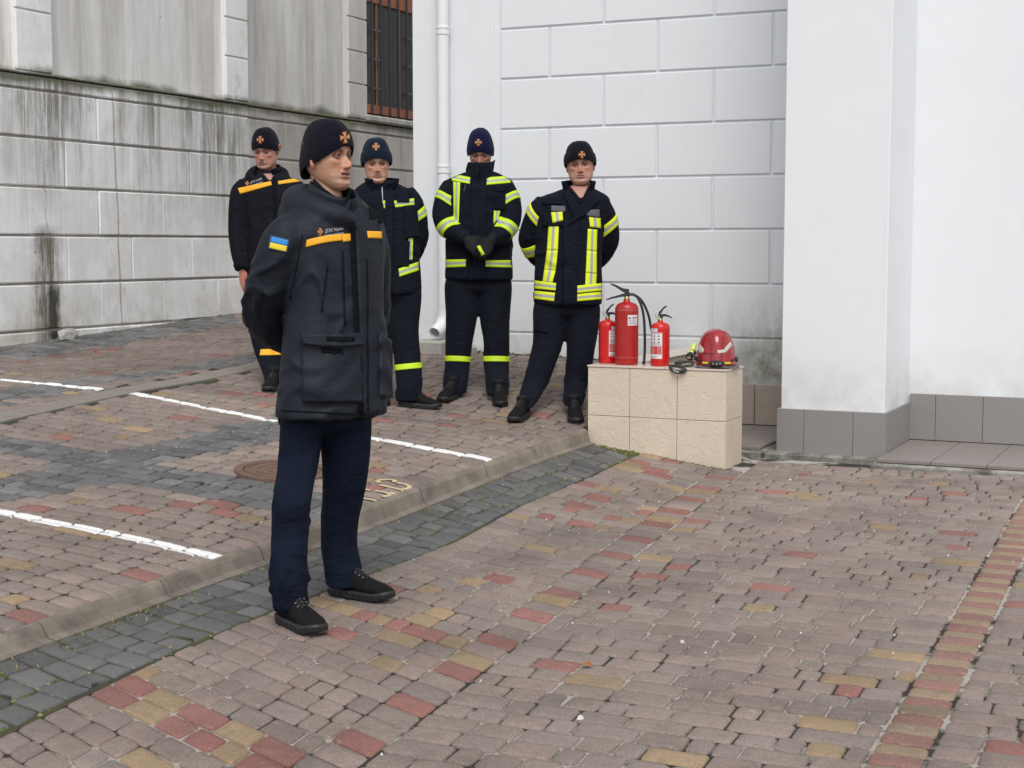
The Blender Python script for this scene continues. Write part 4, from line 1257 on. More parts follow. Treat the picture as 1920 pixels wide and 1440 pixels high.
# ---------------------------------------------------------------- head
def tab(z, zs, vs): return np.interp(z, zs, vs)
ZS = [-.122, -.112, -.098, -.083, -.070, -.055, -.040, -.020, 0, .02, .05, .08, .10, .115, .122]
FR = [.066, .083, .089, .084, .086, .086, .085, .084, .082, .089, .089, .076, .056, .028, .004]
WD = [.018, .036, .047, .055, .060, .064, .068, .071, .073, .075, .076, .068, .052, .028, .004]
BK = [.036, .012, -.010, -.030, -.045, -.062, -.076, -.088, -.095, -.099, -.100, -.086, -.064, -.032, -.004]
YC = [.055, .045, .032, .018, .010, .004, 0, 0, 0, 0, 0, 0, 0, 0, 0]
def head_mesh(wide=1., jaw=0., mouth_open=0., nose=1., frown=0., smile=0., brow_c=(.10, .065, .045), stub=.25, tone=(.50, .29, .20), seed=0, squint=0., ears='none'):
    nz, nf = 104, 128
    zs = np.concatenate([np.linspace(-.122, .035, 82), np.linspace(.038, .122, nz - 82)])
    s_ = np.linspace(-1, 1, nf, endpoint=False); ph = np.sign(s_) * np.abs(s_) ** 1.55 * math.pi
    V = []
    for z in zs:
        w, fr, bk, yc = [tab(z, ZS, a) for a in (WD, FR, BK, YC)]
        w *= wide * (1 + jaw * math.exp(-((z + .085) / .035) ** 2))
        p = .90 if z > -.05 else .86
        x = w * np.sign(np.sin(ph)) * np.abs(np.sin(ph)) ** p
        c = np.cos(ph); y = np.where(c > 0, yc + (fr - yc) * np.abs(c) ** .80, yc - (yc - bk) * np.abs(c) ** .9)
        V.append(np.c_[x, y, np.full(nf, z)])
    V = np.vstack(V); x, y, z = V[:, 0], V[:, 1], V[:, 2]
    fw = sm((y - .02) / .05)
    G = lambda cx, cz, sx, sz: np.exp(-((x - cx) / sx) ** 2 - ((z - cz) / sz) ** 2)
    G2 = lambda cx, cz, sx, sz: G(cx, cz, sx, sz) + G(-cx, cz, sx, sz)
    d = np.zeros(len(V))
    # nose
    hz = np.interp(z, [-.053, -.049, -.045, -.038, -.030, -.010, .004, .016, .022], [0, .006, .019, .027, .026, .0135, .0065, .001, 0]) * nose
    wz = np.interp(z, [-.05, -.038, -.02, 0, .015], [.0115, .0105, .0085, .0070, .011])
    d += hz * np.exp(-(np.abs(x) / wz) ** 2.2)
    d += .0115 * G2(.0135, -.0405, .0062, .0068) * nose
    d -= .0055 * G2(.0070, -.0490, .0035, .0028)
    d -= .0022 * G2(.0215, -.036, .004, .009)
    # sockets, brow, cheeks
    d -= .0135 * G2(.031, .001, .017, .0115)
    d -= .0050 * G2(.014, .004, .007, .010)
    d += .0050 * G2(.030, .0185, .020, .0065) + .002 * G(0, .017, .010, .007)
    d += .0060 * G2(.046, -.020, .016, .013)
    d -= .0045 * G2(.046, -.056, .013, .018)
    d += .0030 * G2(.060, -.075, .015, .016)
    d -= .0020 * G2(.030, -.0165, .012, .0035)
    # nasolabial fold
    for sg in (1, -1):
        ln = np.abs((x * sg - .022) - (-.040 - z) * .42)
        d -= .0024 * np.exp(-(ln / .0028) ** 2) * sm((z + .070) / .01) * sm((-.036 - z) / .006)
    # lips
    mz = -.0665 + (-.0045 * frown + .004 * smile) * (np.abs(x) / .024) ** 2
    lipw = sm((.029 - np.abs(x)) / .012)
    up = mz + .0055 + mouth_open * .5; lo = mz - .0062 - mouth_open * .5
    d += .0056 * lipw * np.exp(-((z - up) / .0050) ** 2) + .0062 * lipw * np.exp(-((z - lo) / .0052) ** 2)
    gw = .0017 + mouth_open * .45
    d -= (.0058 + mouth_open * .9) * sm((.025 - np.abs(x)) / .006) * np.exp(-((z - mz) / gw) ** 2)
    d -= .0016 * G(0, -.0565, .0035, .0045)                       # philtrum
    d -= .0040 * G(0, -.0825, .020, .0045)                         # under lip
    d += .0045 * G(0, -.101, .015, .010)
    V[:, 1] += d * fw
    rs = np.array([noise.noise(Vector((p[0] * 30 + seed, p[1] * 30, p[2] * 30))) for p in V]) * .0008
    V[:, 1] += rs
    # colour
    C = np.tile(np.array(tone), (len(V), 1))
    def tint(m_, c, a):
        nonlocal C
        m_ = np.clip(m_ * a, 0, 1)[:, None]; C = C * (1 - m_) + np.array(c) * m_
    tn = np.array(tone)
    tint(G2(.044, -.034, .026, .024) * fw, tn * (1.08, .78, .72), .45)
    tint(G(0, -.036, .013, .012) * fw, tn * (1.12, .70, .62), .65)
    tint(np.exp(-((z + .082) / .030) ** 2) * fw * (np.abs(z + .066) > .0) * sm((-.045 - z) / .01), (.17, .125, .10), stub)
    tint(G2(.031, -.013, .017, .007) * fw, tn * (.78, .62, .62), .4)
    tint(G2(.018, .004, .008, .010) * fw, tn * (.78, .60, .58), .5)
    lipm = lipw * (np.exp(-((z - up) / .0046) ** 2) + np.exp(-((z - lo) / .0050) ** 2)) * fw
    tint(lipm, (.38, .145, .125), .75)
    tint(sm((.024 - np.abs(x)) / .006) * np.exp(-((z - mz) / (gw * .8)) ** 2) * fw, (.07, .02, .018), .95)
    bz = .0170 + .004 * np.exp(-((np.abs(x) - .036) / .012) ** 2) - .0025 * (np.abs(x) < .02)
    tint(np.exp(-((z - bz) / .0056) ** 2) * sm((np.abs(x) - .012) / .006) * sm((.052 - np.abs(x)) / .010) * fw, brow_c, .95)
    hair = sm((.034 - y) / .012) * sm((z + .034) / .02) * (y > -.2) + sm((-.045 - y) / .02) * sm((z + .075) / .02)
    tint(hair, brow_c, .75)
    tint(G2(.0070, -.0495, .0032, .0022) * fw, (.06, .02, .015), .9)
    F = []
    for k in range(nz - 1):
        for j in range(nf):
            j2 = (j + 1) % nf; F.append((k * nf + j, k * nf + j2, (k + 1) * nf + j2, (k + 1) * nf + j))
    F.append(tuple(range(nf))[::-1]); F.append(tuple((nz - 1) * nf + j for j in range(nf)))
    V = list(map(tuple, V)); C = list(map(tuple, C))
    def add(v, f, c):
        b = len(V); V.extend(v); F.extend([tuple(b + i for i in q) for q in f]); C.extend([tuple(c)] * len(v))
    # lids: partial spheres just outside the eyeball
    for sx in (-1, 1):
        ec = np.array([sx * .0315, .0715, .0005]); R = .0137
        for lo_, hi_ in ((15 - squint * 11, 100), (-100, -17 + squint * 8)):
            v = []; f = []; na, nb = 22, 9
            for i in range(nb):
                el_ = math.radians(lo_ + (hi_ - lo_) * i / (nb - 1))
                for j in range(na):
                    a = math.radians(-88 + 176 * j / (na - 1)); e2_ = el_ * (1 if abs(math.degrees(el_)) > 60 else (math.cos(a) ** .35))
                    v.append(tuple(ec + R * np.array([math.sin(a) * math.cos(e2_), math.cos(a) * math.cos(e2_), math.sin(e2_)])))
            f = [(i * na + j, i * na + j + 1, (i + 1) * na + j + 1, (i + 1) * na + j) for i in range(nb - 1) for j in range(na - 1)]
            add(v, f, tn * (.74, .60, .56))
            if lo_ > 0:
                b0 = len(C) - len(v)
                for q_ in range(2 * na): C[b0 + q_] = (.045, .028, .022)
    # ears
    for sx in (-1, 1):
        if ears == 'none': break
        if ears == 'lobe':
            v, f = tubem([(sx * .071, -.006, -.044), (sx * .078, -.004, -.036), (sx * .080, -.004, -.026), (sx * .080, -.006, -.012)], [.003, .007, .008, .006], 10); add([tuple(q) for q in v], f, tn * (1.0, .75, .70)); continue
        P = spline([(sx * .070, -.002, -.034, .004), (sx * .078, .000, -.022, .006), (sx * .082, .004, 0, .0055), (sx * .088, -.004, .022, .0055), (sx * .090, -.020, .030, .006), (sx * .090, -.030, .015, .006), (sx * .084, -.024, -.008, .0055), (sx * .076, -.012, -.026, .006), (sx * .070, -.004, -.034, .004)], 4)
        v, f = tubem([p[:3] for p in P], [p[3] for p in P], 8, True); add([tuple(q) for q in v], f, tn * (1.0, .75, .70))
        v, f = tubem([(sx * .070, -.010, -.02), (sx * .080, -.012, -.005), (sx * .078, -.014, .015)], [.010, .013, .011], 8); add([tuple(q) for q in v], f, tn * (.8, .6, .55))
    return np.array(V), F, C

def eye_mesh(c, gaze, R=.0125, iris=(.045, .042, .036)):
    g_ = nrm(gaze); u = nrm(np.cross(g_, (0, 0, 1))); w = np.cross(u, g_); v = []; f = []; col = []
    n = 20; th_ = [0, 8, 14, 20, 26, 30, 40, 60, 90, 120, 180]
    for t in th_:
        a = math.radians(t)
        for j in range(n):
            b = 2 * math.pi * j / n
            v.append(np.array(c) + R * (g_ * math.cos(a) + (u * math.cos(b) + w * math.sin(b)) * math.sin(a)))
            col.append((.005, .005, .005) if t <= 14 else iris if t <= 30 else tuple(np.array(iris) * .4) if t <= 31 else (.17, .14, .125))
    for i in range(len(th_) - 1):
        for j in range(n): f.append((i * n + j, i * n + (j + 1) % n, (i + 1) * n + (j + 1) % n, (i + 1) * n + j))
    return v, f, col

def hat_mesh(rim_f=.036, rim_b=-.052, top=.142, w=.087, fr=.103, bk=.112, cuff=0., seam=None, lean=0., side=-.022):
    """beanie in head coordinates"""
    n = 72; rows = []; R = 30
    for i in range(-2, R + 1):
        t = max(0, i) / R; ring = []
        for j in range(n):
            a = 2 * math.pi * j / n; c = math.cos(a); s_ = math.sin(a)
            zr = side + (rim_f - side) * max(0, c) ** 1.6 + (rim_b - side) * max(0, -c) ** 1.3
            k = math.cos(t * math.pi / 2) ** .62 if t < 1 else 0.0
            z = zr + (top - zr) * math.sin(t * math.pi / 2) ** 1.15
            ww = w * (1 + .02 * math.sin(math.pi * min(1, t * 1.5))); yy = (fr if c > 0 else bk)
            # rim hugs the head
            hug = 1 - .045 * (1 - min(1, t * 6))
            bump_ = cuff * (1 if t < .33 else max(0, 1 - (t - .33) * 30)) + (.0022 * math.sin((a * 70)) * 0)
            p = np.array([(ww * hug + bump_) * k * s_ * abs(s_) ** -.08 if s_ else 0, (yy * hug + bump_) * k * c + lean * t * .02, z])
            if i == -1: p = p * (.955, .955, 1) + (0, 0, .003)
            if i == -2: p = p * (.95, .95, 1) + (0, 0, .03)
            nn = noise.noise(Vector((s_ * 2.3 + top * 50, c * 2.3, z * 22))) * .0035
            p[0] *= 1 + nn * 8 * (1 - t * .5) * .5; p[1] *= 1 + nn * 8 * .5; p[2] += nn
            if seam:
                d_ = abs(t - (seam[0] + seam[1] * c + seam[2] * s_)); p[:2] *= 1 - .022 * math.exp(-(d_ / .018) ** 2) + .010 * math.exp(-((d_ - .04) / .03) ** 2)
            ring.append(p)
        rows.append(ring)
    V = [p for r in rows for p in r]; m = len(rows)
    F = [(i * n + j, i * n + (j + 1) % n, (i + 1) * n + (j + 1) % n, (i + 1) * n + j) for i in range(m - 1) for j in range(n)]
    return np.array(V), F

def rotmat(yaw, pitch, roll):
    fdir, left = dirs(yaw)
    # local x = his left, y = facing, z = up
    p = math.radians(pitch); y = fdir * math.cos(p) + ZV * math.sin(p); z = ZV * math.cos(p) - fdir * math.sin(p); x = left
    # his left is +x when looking along: ensure right handed
    r = math.radians(roll); x2 = x * math.cos(r) + z * math.sin(r); z2 = z * math.cos(r) - x * math.sin(r)
    return np.array([x2, y, z2])      # rows; world = local @ M

def hand_parts(wr, d, n, side, L=.18, curl=25, r=1., spread=.08, thumb_in=35):
    """palm and five fingers; d hand direction, n palm normal (towards which fingers curl), side: thumb direction"""
    d = nrm(d); n = nrm(np.array(n) - d * (np.array(n) @ d)); sdir = nrm(np.cross(d, n)) ; sdir = sdir if sdir @ np.array(side) > 0 else -sdir
    wr = np.array(wr, float); parts = []
    v, f = tubem([wr - d * .05, wr, wr + d * .035 * L / .18, wr + d * .075 * L / .18, wr + d * .098 * L / .18], [(.026 * r, .022 * r), (.027 * r, .019 * r), (.040 * r, .017 * r), (.043 * r, .015 * r), (.038 * r, .012 * r)], 14, True, sdir)
    parts.append((v, f))
    base = wr + d * .090 * L / .18
    for k, (o, ln) in enumerate(((.030, .072), (.010, .082), (-.010, .077), (-.029, .060))):
        p = base + sdir * o * r; a = math.radians(curl * .6 + 4 * k); dd = nrm(d + sdir * spread * (o / .03)); pts = [p - dd * .02, p]; rr = [.0095 * r, .0098 * r]
        for sg, fr_ in enumerate((.45, .31, .24)):
            v_ = dd * math.cos(a) + n * math.sin(a); p = p + v_ * ln * fr_ * L / .18; pts.append(p); rr.append((.0092 - .0008 * sg) * r); a += math.radians(curl)
        pts.append(p + v_ * .004); rr.append(.004 * r)
        parts.append(tubem(pts, rr, 9))
    # thumb leaves the side of the palm near its base
    p = wr + d * .022 + sdir * .026 * r; a = math.radians(50); td = nrm(d * math.cos(a) + sdir * math.sin(a) + n * .25); pts = [p - td * .015, p, p + td * .038]
    td2 = nrm(td + d * .6 - sdir * math.sin(math.radians(thumb_in)) + n * .2); pts.append(pts[-1] + td2 * .030); td3 = nrm(td2 + d * .3 - sdir * .2); pts.append(pts[-1] + td3 * .022); pts.append(pts[-1] + td3 * .005)
    parts.append(tubem(pts, [.014 * r, .014 * r, .0115 * r, .0105 * r, .009 * r, .004 * r], 9))
    return parts

def boot(heel, toe, parent, detail=1, shaft=.17, leath=None, w=1., lift=0.):
    heel = np.array([heel[0], heel[1], float(ground(heel[0], heel[1]))]); toe = np.array([toe[0], toe[1], float(ground(toe[0], toe[1]))])
    y = nrm(toe - heel); heel = toe - y * .298; heel[2] = float(ground(heel[0], heel[1])); y = nrm(toe - heel); x = nrm(np.cross(y, ZV)); z = np.cross(x, y)
    T = lambda p: heel + x * p[0] * w + y * p[1] + z * (p[2] + .003 + lift)
    st = [(.000, .020, .040, .055), (.012, .031, .038, .085), (.045, .036, .045, .100), (.085, .037, .055, .122), (.125, .039, .046, .108), (.160, .043, .038, .088), (.200, .048, .034, .074), (.240, .047, .030, .064), (.270, .039, .028, .054), (.288, .024, .027, .045)]
    P = []; rr = []
    for (yy, hw, zc_, top) in st:
        zb_ = .014; P.append(T((0, yy, (zb_ + top) / 2))); rr.append((hw, (top - zb_) / 2))
    v, f = tubem(P, rr, 20, True, x)
    shp = [T((0, .068, .07)), T((0, .066, .10)), T((0, .062, .115)), T((0, .060, .130))]
    v2, f2 = tubem(shp, [(.038, .052), (.040, .054), (.043, .055), (.046, .056)], 20, True, x)
    v3, f3 = tubem([T((0, .07, .10)), T((0, .13, .085)), T((0, .19, .062))], [(.022, .022), (.028, .022), (.026, .012)], 12, True, x)
    V, F, N = union_mesh([(v, f), (v2, f2), (v3, f3)], .0055, 4, .5)
    for i in range(len(V)):
        V[i] += N[i] * (.0022 * noise.noise(Vector(V[i] * 28)) )
    b = mk('boot', V, F, leath or M_BOOT, parent, True, origin=tuple(heel))
    # sole: outline with welt and lugs
    ol = []
    for (yy, hw, zc_, top) in st: ol.append((hw + .006, yy - .004 if yy == 0 else yy))
    ol = [(.012, -.008)] + ol + [(.012, .298)]
    xs_ = [p[0] for p in ol]; ys_ = [p[1] for p in ol]
    yy = np.linspace(-.008, .298, 40); hw = np.interp(yy, ys_, xs_)
    loop = [(h_, a) for h_, a in zip(hw, yy)] + [(-h_, a) for h_, a in zip(hw[::-1], yy[::-1])]
    levels = [(.94, .000), (.985, .004), (1.0, .012), (1.0, .024), (.965, .028), (.93, .032)]
    V = []; n = len(loop)
    for kx, zz_ in levels:
        for i, (a, b_) in enumerate(loop):
            lug = (.0022 if (i // 2) % 2 else 0) if zz_ < .013 else 0
            rise = .016 * sm((b_ - .23) / .07) + .004 * sm((.02 - b_) / .03)
            wst = -.003 * math.exp(-((b_ - .11) / .03) ** 2)
            V.append(T((a * kx - math.copysign(lug, a) + math.copysign(wst, a), .145 + (b_ - .145) * (kx * .5 + .5), zz_ + rise * (1 if zz_ < .02 else .7))))
    F = [(k * n + i, k * n + (i + 1) % n, (k + 1) * n + (i + 1) % n, (k + 1) * n + i) for k in range(len(levels) - 1) for i in range(n)]
    F.append(tuple(range(n))[::-1]); F.append(tuple((len(levels) - 1) * n + i for i in range(n)))
    mk('sole', V, F, M_SOLE, b, False, origin=tuple(heel))
    bv = BVHTree.FromPolygons([tuple(p) for p in b_world(b)], [tuple(p.vertices) for p in b.data.polygons])
    def on(px_, py_):
        o_ = T((px_, py_, .30)); h = bv.ray_cast(Vector(o_), Vector(-z), .5); return (np.array(h[0]) + z * .003) if h[0] is not None else None
    mb = MB(); prev = None
    ks = [.098, .115, .132, .150, .168]
    for i, yk in enumerate(ks):
        a = on(-.022, yk); c = on(0, yk + .006); d_ = on(.022, yk); e_ = on(-.022, yk + .016); g_ = on(.022, yk + .016)
        if a is None or d_ is None or c is None: continue
        mb.tube([a, c + z * .003, d_], .0026, 6)
        if e_ is not None: mb.tube([a, on(0, yk + .010) + z * .004, g_ if g_ is not None else d_], .0022, 6)
        if prev is not None: mb.tube([prev, c + z * .003], .0022, 6)
        prev = c + z * .003
        if detail: mb.tube([a + z * -.001, a + z * .004], .0045, 8, 1); mb.tube([d_ + z * -.001, d_ + z * .004], .0045, 8, 1)
    p0 = on(0, .100)
    if p0 is not None:
        v, f = tubem([p0 + x * .03 + z * .004, p0 + x * .018 + z * .016, p0 + z * .006, p0 - x * .018 + z * .014, p0 - x * .028 + z * .001], .0022, 6); mk('lace_bow', v, f, M_LACE, b, True, origin=tuple(p0))
    if mb.v: mb.build('laces', [M_LACE, M_EYEL if detail > 1 else M_LACE], b, origin=tuple(heel))
    return b
def b_world(o):
    base = Vector(o.location); p = o.parent
    while p is not None: base = base + Vector(p.location); p = p.parent
    return [v.co + base for v in o.data.vertices]

def hloft(D0, rings, yaw, n=36, nclose=True, sup=1.):
    """rings: (px, py, half width px, depth half m, dd) -> stacked horizontal ellipses"""
    fd, lf = dirs(yaw); y = math.radians(yaw); v = []
    R_ = spline([tuple(r) for r in rings], 5)
    for (px_, py_, hw, b, dd) in R_:
        c = atD(px_, py_, D0 + dd); proj_ = hw * (D0 + dd) / f_
        a = math.sqrt(max((proj_ ** 2 - (b * math.sin(y)) ** 2), (.25 * proj_) ** 2)) / max(.35, math.cos(y))
        for j in range(n):
            t = 2 * math.pi * j / n; ct, st_ = math.cos(t), math.sin(t)
            v.append(c + lf * a * math.copysign(abs(ct) ** sup, ct) + fd * b * math.copysign(abs(st_) ** sup, st_))
    m = len(R_); f = [(i * n + j, i * n + (j + 1) % n, (i + 1) * n + (j + 1) % n, (i + 1) * n + j) for i in range(m - 1) for j in range(n)]
    f.append(tuple(range(n))[::-1]); f.append(tuple((m - 1) * n + j for j in range(n)))
    return v, f

def collar(c, fd, lf, r0, r1, h, open_deg, parent, m, name='collar', th=.007, back_up=0., front_drop=0., n=44, lean=0., wob=.004, seed=0):
    """standing collar round the neck; c base centre, opening open_deg wide at the front"""
    V = []; rows = 7
    a0 = math.radians(open_deg / 2); 
    for lay in (0, 1):
        for i in range(rows):
            t = i / (rows - 1)
            for j in range(n):
                a = a0 + (2 * math.pi - 2 * a0) * j / (n - 1)
                k = math.cos(a)      # 1 = front
                r = (r0 + (r1 - r0) * t) - lay * th * (1 if 0 < t < 1 else .6)
                w_ = wob * noise.noise(Vector((math.sin(a) * 2, k * 2 + seed, t * 2.5)))
                z = t * (h + back_up * max(0, -k) - front_drop * max(0, k)) 
                V.append(np.array(c) + fd * (k * (r + w_) * 1.08 + lean * t) + lf * (math.sin(a) * (r + w_)) + ZV * (z - .012 * (1 - t) + w_))
    F = []
    o_ = rows * n
    for i in range(rows - 1):
        for j in range(n - 1):
            q = (i * n + j, i * n + j + 1, (i + 1) * n + j + 1, (i + 1) * n + j); F.append(q); F.append(tuple(o_ + x for x in q[::-1]))
    for j in range(n - 1):
        i = rows - 1; F.append((i * n + j, i * n + j + 1, o_ + i * n + j + 1, o_ + i * n + j)); F.append((j + 1, j, o_ + j, o_ + j + 1))
    for i in range(rows - 1):
        F.append((i * n, (i + 1) * n, o_ + (i + 1) * n, o_ + i * n)); F.append(((i + 1) * n + n - 1, i * n + n - 1, o_ + i * n + n - 1, o_ + (i + 1) * n + n - 1))
    return mk(name, V, F, m, parent, True, origin=tuple(c))

# ================================================================== PEOPLE: assembly
def person(label, D0, foot, yaw, torso, arms, legs, boots, head, mats, seed=0, vox=.010, group=None, jk_axes=None, amp=1., boot_detail=1, hands=None, fcfg=None, hat=None, hatmat=None, neck_dx=0, extra_torso=(), cargo=True):
    P = lambda x, y, dd=0.: atD(x, y, D0 + dd)
    fx = np.array(foot, float); root = empty('person', tuple(fx)); tag(root, label, 'person', group or 'uniformed men in dark beanies listening')
    fd, lf = dirs(yaw)
    R = {'root': root, 'P': P, 'fd': fd, 'lf': lf, 'D0': D0}
    # jacket -----------------------------------------------------
    parts = [hloft(D0, torso, yaw, 40, sup=.88)]
    armpts = []
    for a in arms:
        pts = [np.r_[P(x, y, dd), r] for (x, y, dd, r) in a]; sp = spline(pts, 6); armpts.append([p[:3] for p in pts])
        parts.append(tubem([p[:3] for p in sp], [p[3] for p in sp], 22))
    parts += list(extra_torso)
    V, F, N = union_mesh(parts, vox, 9 if vox > .009 else 10, .6)
    ax = []
    t0, t1 = torso[1], torso[-1]
    ax.append((P(*t0[:2]), P(*t1[:2]), .19, .016 * amp, 6.5, .3, .6))
    for a in arms:
        q = [P(x, y, dd) for (x, y, dd, r) in a]
        m_ = len(q) // 2
        ax.append((q[0], q[m_], .085, .0115 * amp, 9, .5, 1.)); ax.append((q[m_], q[-1], .075, .0085 * amp, 9, .4, .15))
    V = fold(V, N, F, ax, seed)
    R['jv'] = V; R['jg'] = Garment(V, F); R['arm'] = armpts
    R['jacket'] = mk('jacket', V, F, mats['jacket'], root, True, origin=tuple(V.mean(0)))
    # trousers ---------------------------------------------------
    parts = []; ax = []
    for li, l in enumerate(legs):
        l = list(l); bh, bt = [np.array(q_, float) for q_ in boots[li]]; by = nrm((bt - bh) * (1, 1, 0)); an = bt - by * .232
        an[2] = float(ground(an[0], an[1])) + .068; ax_, ay_ = pix(an); ad = depth(an) - D0
        e = l[-1]; l[-1] = (ax_, max(ay_, e[1]), e[2], max(e[3], .080), ad)
        an2 = an + ZV * .16; bx_, by_ = pix(an2); e = l[-2]; k_ = .55
        l[-2] = (e[0] * (1 - k_) + bx_ * k_, min(e[1], l[-1][1] - 40 * 5.6 / D0 * .5), e[2], e[3], e[4] * (1 - k_) + (depth(an2) - D0) * k_)
        l0 = l[0]; hx_ = np.mean([q[0][0] for q in legs]); ext = (l0[0] + .12 * (hx_ - l0[0]), l0[1] - 45 * 5.6 / D0, l0[2] * .98, l0[3], l0[4] * .6)
        parts.append(hloft(D0, [ext] + list(l), 0, 28, sup=.93))
        k = len(l) // 2
        ax.append((P(l[0][0], l[0][1], l[0][4]), P(l[k][0], l[k][1], l[k][4]), .085, .0085 * amp, 7, .6, 1.)); ax.append((P(l[k][0], l[k][1], l[k][4]), P(l[-1][0], l[-1][1], l[-1][4]), .075, .0125 * amp, 11, .5, .7))
    hx = np.mean([l[0][0] for l in legs]); hy = legs[0][0][1]; hw = max(abs(l[0][0] - hx) + l[0][2] for l in legs)
    pv = hloft(D0, [(hx, hy - 40 * 5.6 / D0, hw * .86, .10, 0), (hx, hy, hw * .92, .105, 0), (hx, hy + 14 * 5.6 / D0, hw * .78, .08, 0), (hx, hy + 26 * 5.6 / D0, hw * .40, .05, 0)], 0, 32); parts.append(pv)
    V, F, N = union_mesh(parts, vox, 6, .5)
    V = fold(V, N, F, ax, seed + 11)
    R['tg'] = Garment(V, F)
    R['trousers'] = mk('trousers', V, F, mats['trousers'], root, True, origin=tuple(V.mean(0)))
    for (h, t_) in boots: boot(h, t_, root, boot_detail)
    # body: head, neck and hands as one mesh ---------------------
    hxp, hyp, hdd, hyaw, hpitch, hroll, hscale = head
    Mh = rotmat(hyaw, hpitch, hroll) * hscale; hc = P(hxp, hyp, hdd)
    R['Mh'] = Mh; R['hc'] = hc
    Vh, Fh, Ch = head_mesh(seed=seed, **(fcfg or {}))
    Vh = Vh @ Mh + hc; Fh = [tuple(q)[::-1] for q in Fh]
    bm_ = MB(); bm_.v = [tuple(p) for p in Vh]; bm_.f = [list(q) for q in Fh]; bm_.m = [0] * len(Fh); bm_.c = list(Ch)
    tone = (fcfg or {}).get('tone', (.50, .29, .20))
    nb = P(torso[0][0] + neck_dx, torso[0][1], 0)
    nk_top = np.array((0, -.016, -.045)) @ Mh + hc; nk_mid = np.array((0, -.010, -.105)) @ Mh + hc
    bm_.tube(spline([nk_top, nk_mid, nb - ZV * .05], 5), .052 * hscale, 24, 0, tuple(np.array(tone) * .92))
    # unseen trunk under the clothes keeps the body one figure
    lowc = P(torso[-1][0], torso[-1][1], 0)
    bm_.tube([nb - ZV * .04, nb - ZV * .10, (nb + lowc) / 2, lowc], [.06, (.10, .07), (.10, .07), (.11, .07)], 16, 0, tone, True)
    glove = None
    for a in armpts: bm_.tube([a[0], *a[1:]], .028, 10, 0, tone)
    if hands:
        for hd in hands:
            hp = hand_parts(*hd['a'], **hd.get('k', {}))
            if hd.get('glove'):
                Vg, Fg, Ng = union_mesh(hp, .0045, 2, .4); R.setdefault('gl', []).append((Garment(Vg, Fg), mk('glove', Vg, Fg, M_GLOVE, root, True, origin=tuple(Vg.mean(0)))))
            else:
                Vg, Fg, Ng = union_mesh(hp, .0042, 2, .4); b = len(bm_.v)
                bm_.v += [tuple(p) for p in Vg]; bm_.f += [[b + i for i in q] for q in Fg]; bm_.m += [0] * len(Fg); bm_.c += [tuple(np.array(tone) * (.95, .72, .66))] * len(Vg)
    body = mk('body', bm_.v, bm_.f, M_SKIN, root, True, bm_.m, bm_.c, origin=tuple(hc))
    for sx in (-1, 1):
        ec = np.array([sx * .0315, .0715, .0005]); gz = np.array((fcfg or {}).get('_gaze', (0, 1, 0)))
        v, f, c = eye_mesh(ec, gz); v = np.array(v) @ Mh + hc
        mk('eye', v, f, M_EYE, root, True, None, c, origin=tuple(np.mean(v, 0)))
    Vt, Ft = hat_mesh(**(hat or {})); Vt = Vt @ Mh + hc
    hatob = mk('beanie', Vt, [q[::-1] for q in Ft], hatmat or M_HAT, root, True, origin=tuple(hc))
    R['hat'] = hatob; R['hg'] = Garment(Vt, Ft)
    return R
def clean(d): return {k: v for k, v in d.items() if k != '_gaze'}
_hm = head_mesh
def head_mesh(**k): return _hm(**clean(k))
def handdir(P, a, b): return nrm(P(*b) - P(*a))

# ------------------------------------------------ 1: officer in the foreground
hA, tA = atG(512, 1158), atG(603, 1195); hB, tB = atG(596, 1110), atG(738, 1130)
D1 = (depth(hA) + depth(hB)) / 2 - .02
dA, dB = depth((hA + tA) / 2) - D1, depth((hB * .8 + tB * .2)) - D1
print('D1', D1, dA, dB)
def tube_px(D0, pts, n=18, ref=None, per=6):
    sp = spline([np.r_[atD(x, y, D0 + dd), r] for (x, y, dd, r) in pts], per); return tubem([p[:3] for p in sp], [p[3] for p in sp], n, True, ref)
hood = [tube_px(D1, [(662, 418, -.10, .020), (640, 408, -.13, .036), (600, 396, -.12, .050), (565, 384, -.04, .060), (560, 376, .05, .062), (595, 372, .13, .058), (645, 382, .14, .045), (690, 402, .06, .030), (700, 415, .0, .018)]),
        tube_px(D1, [(552, 418, -.03, .050), (548, 400, .02, .055), (580, 392, .10, .05)])]
m1 = dict(jacket=M_JK1, trousers=M_TR1)
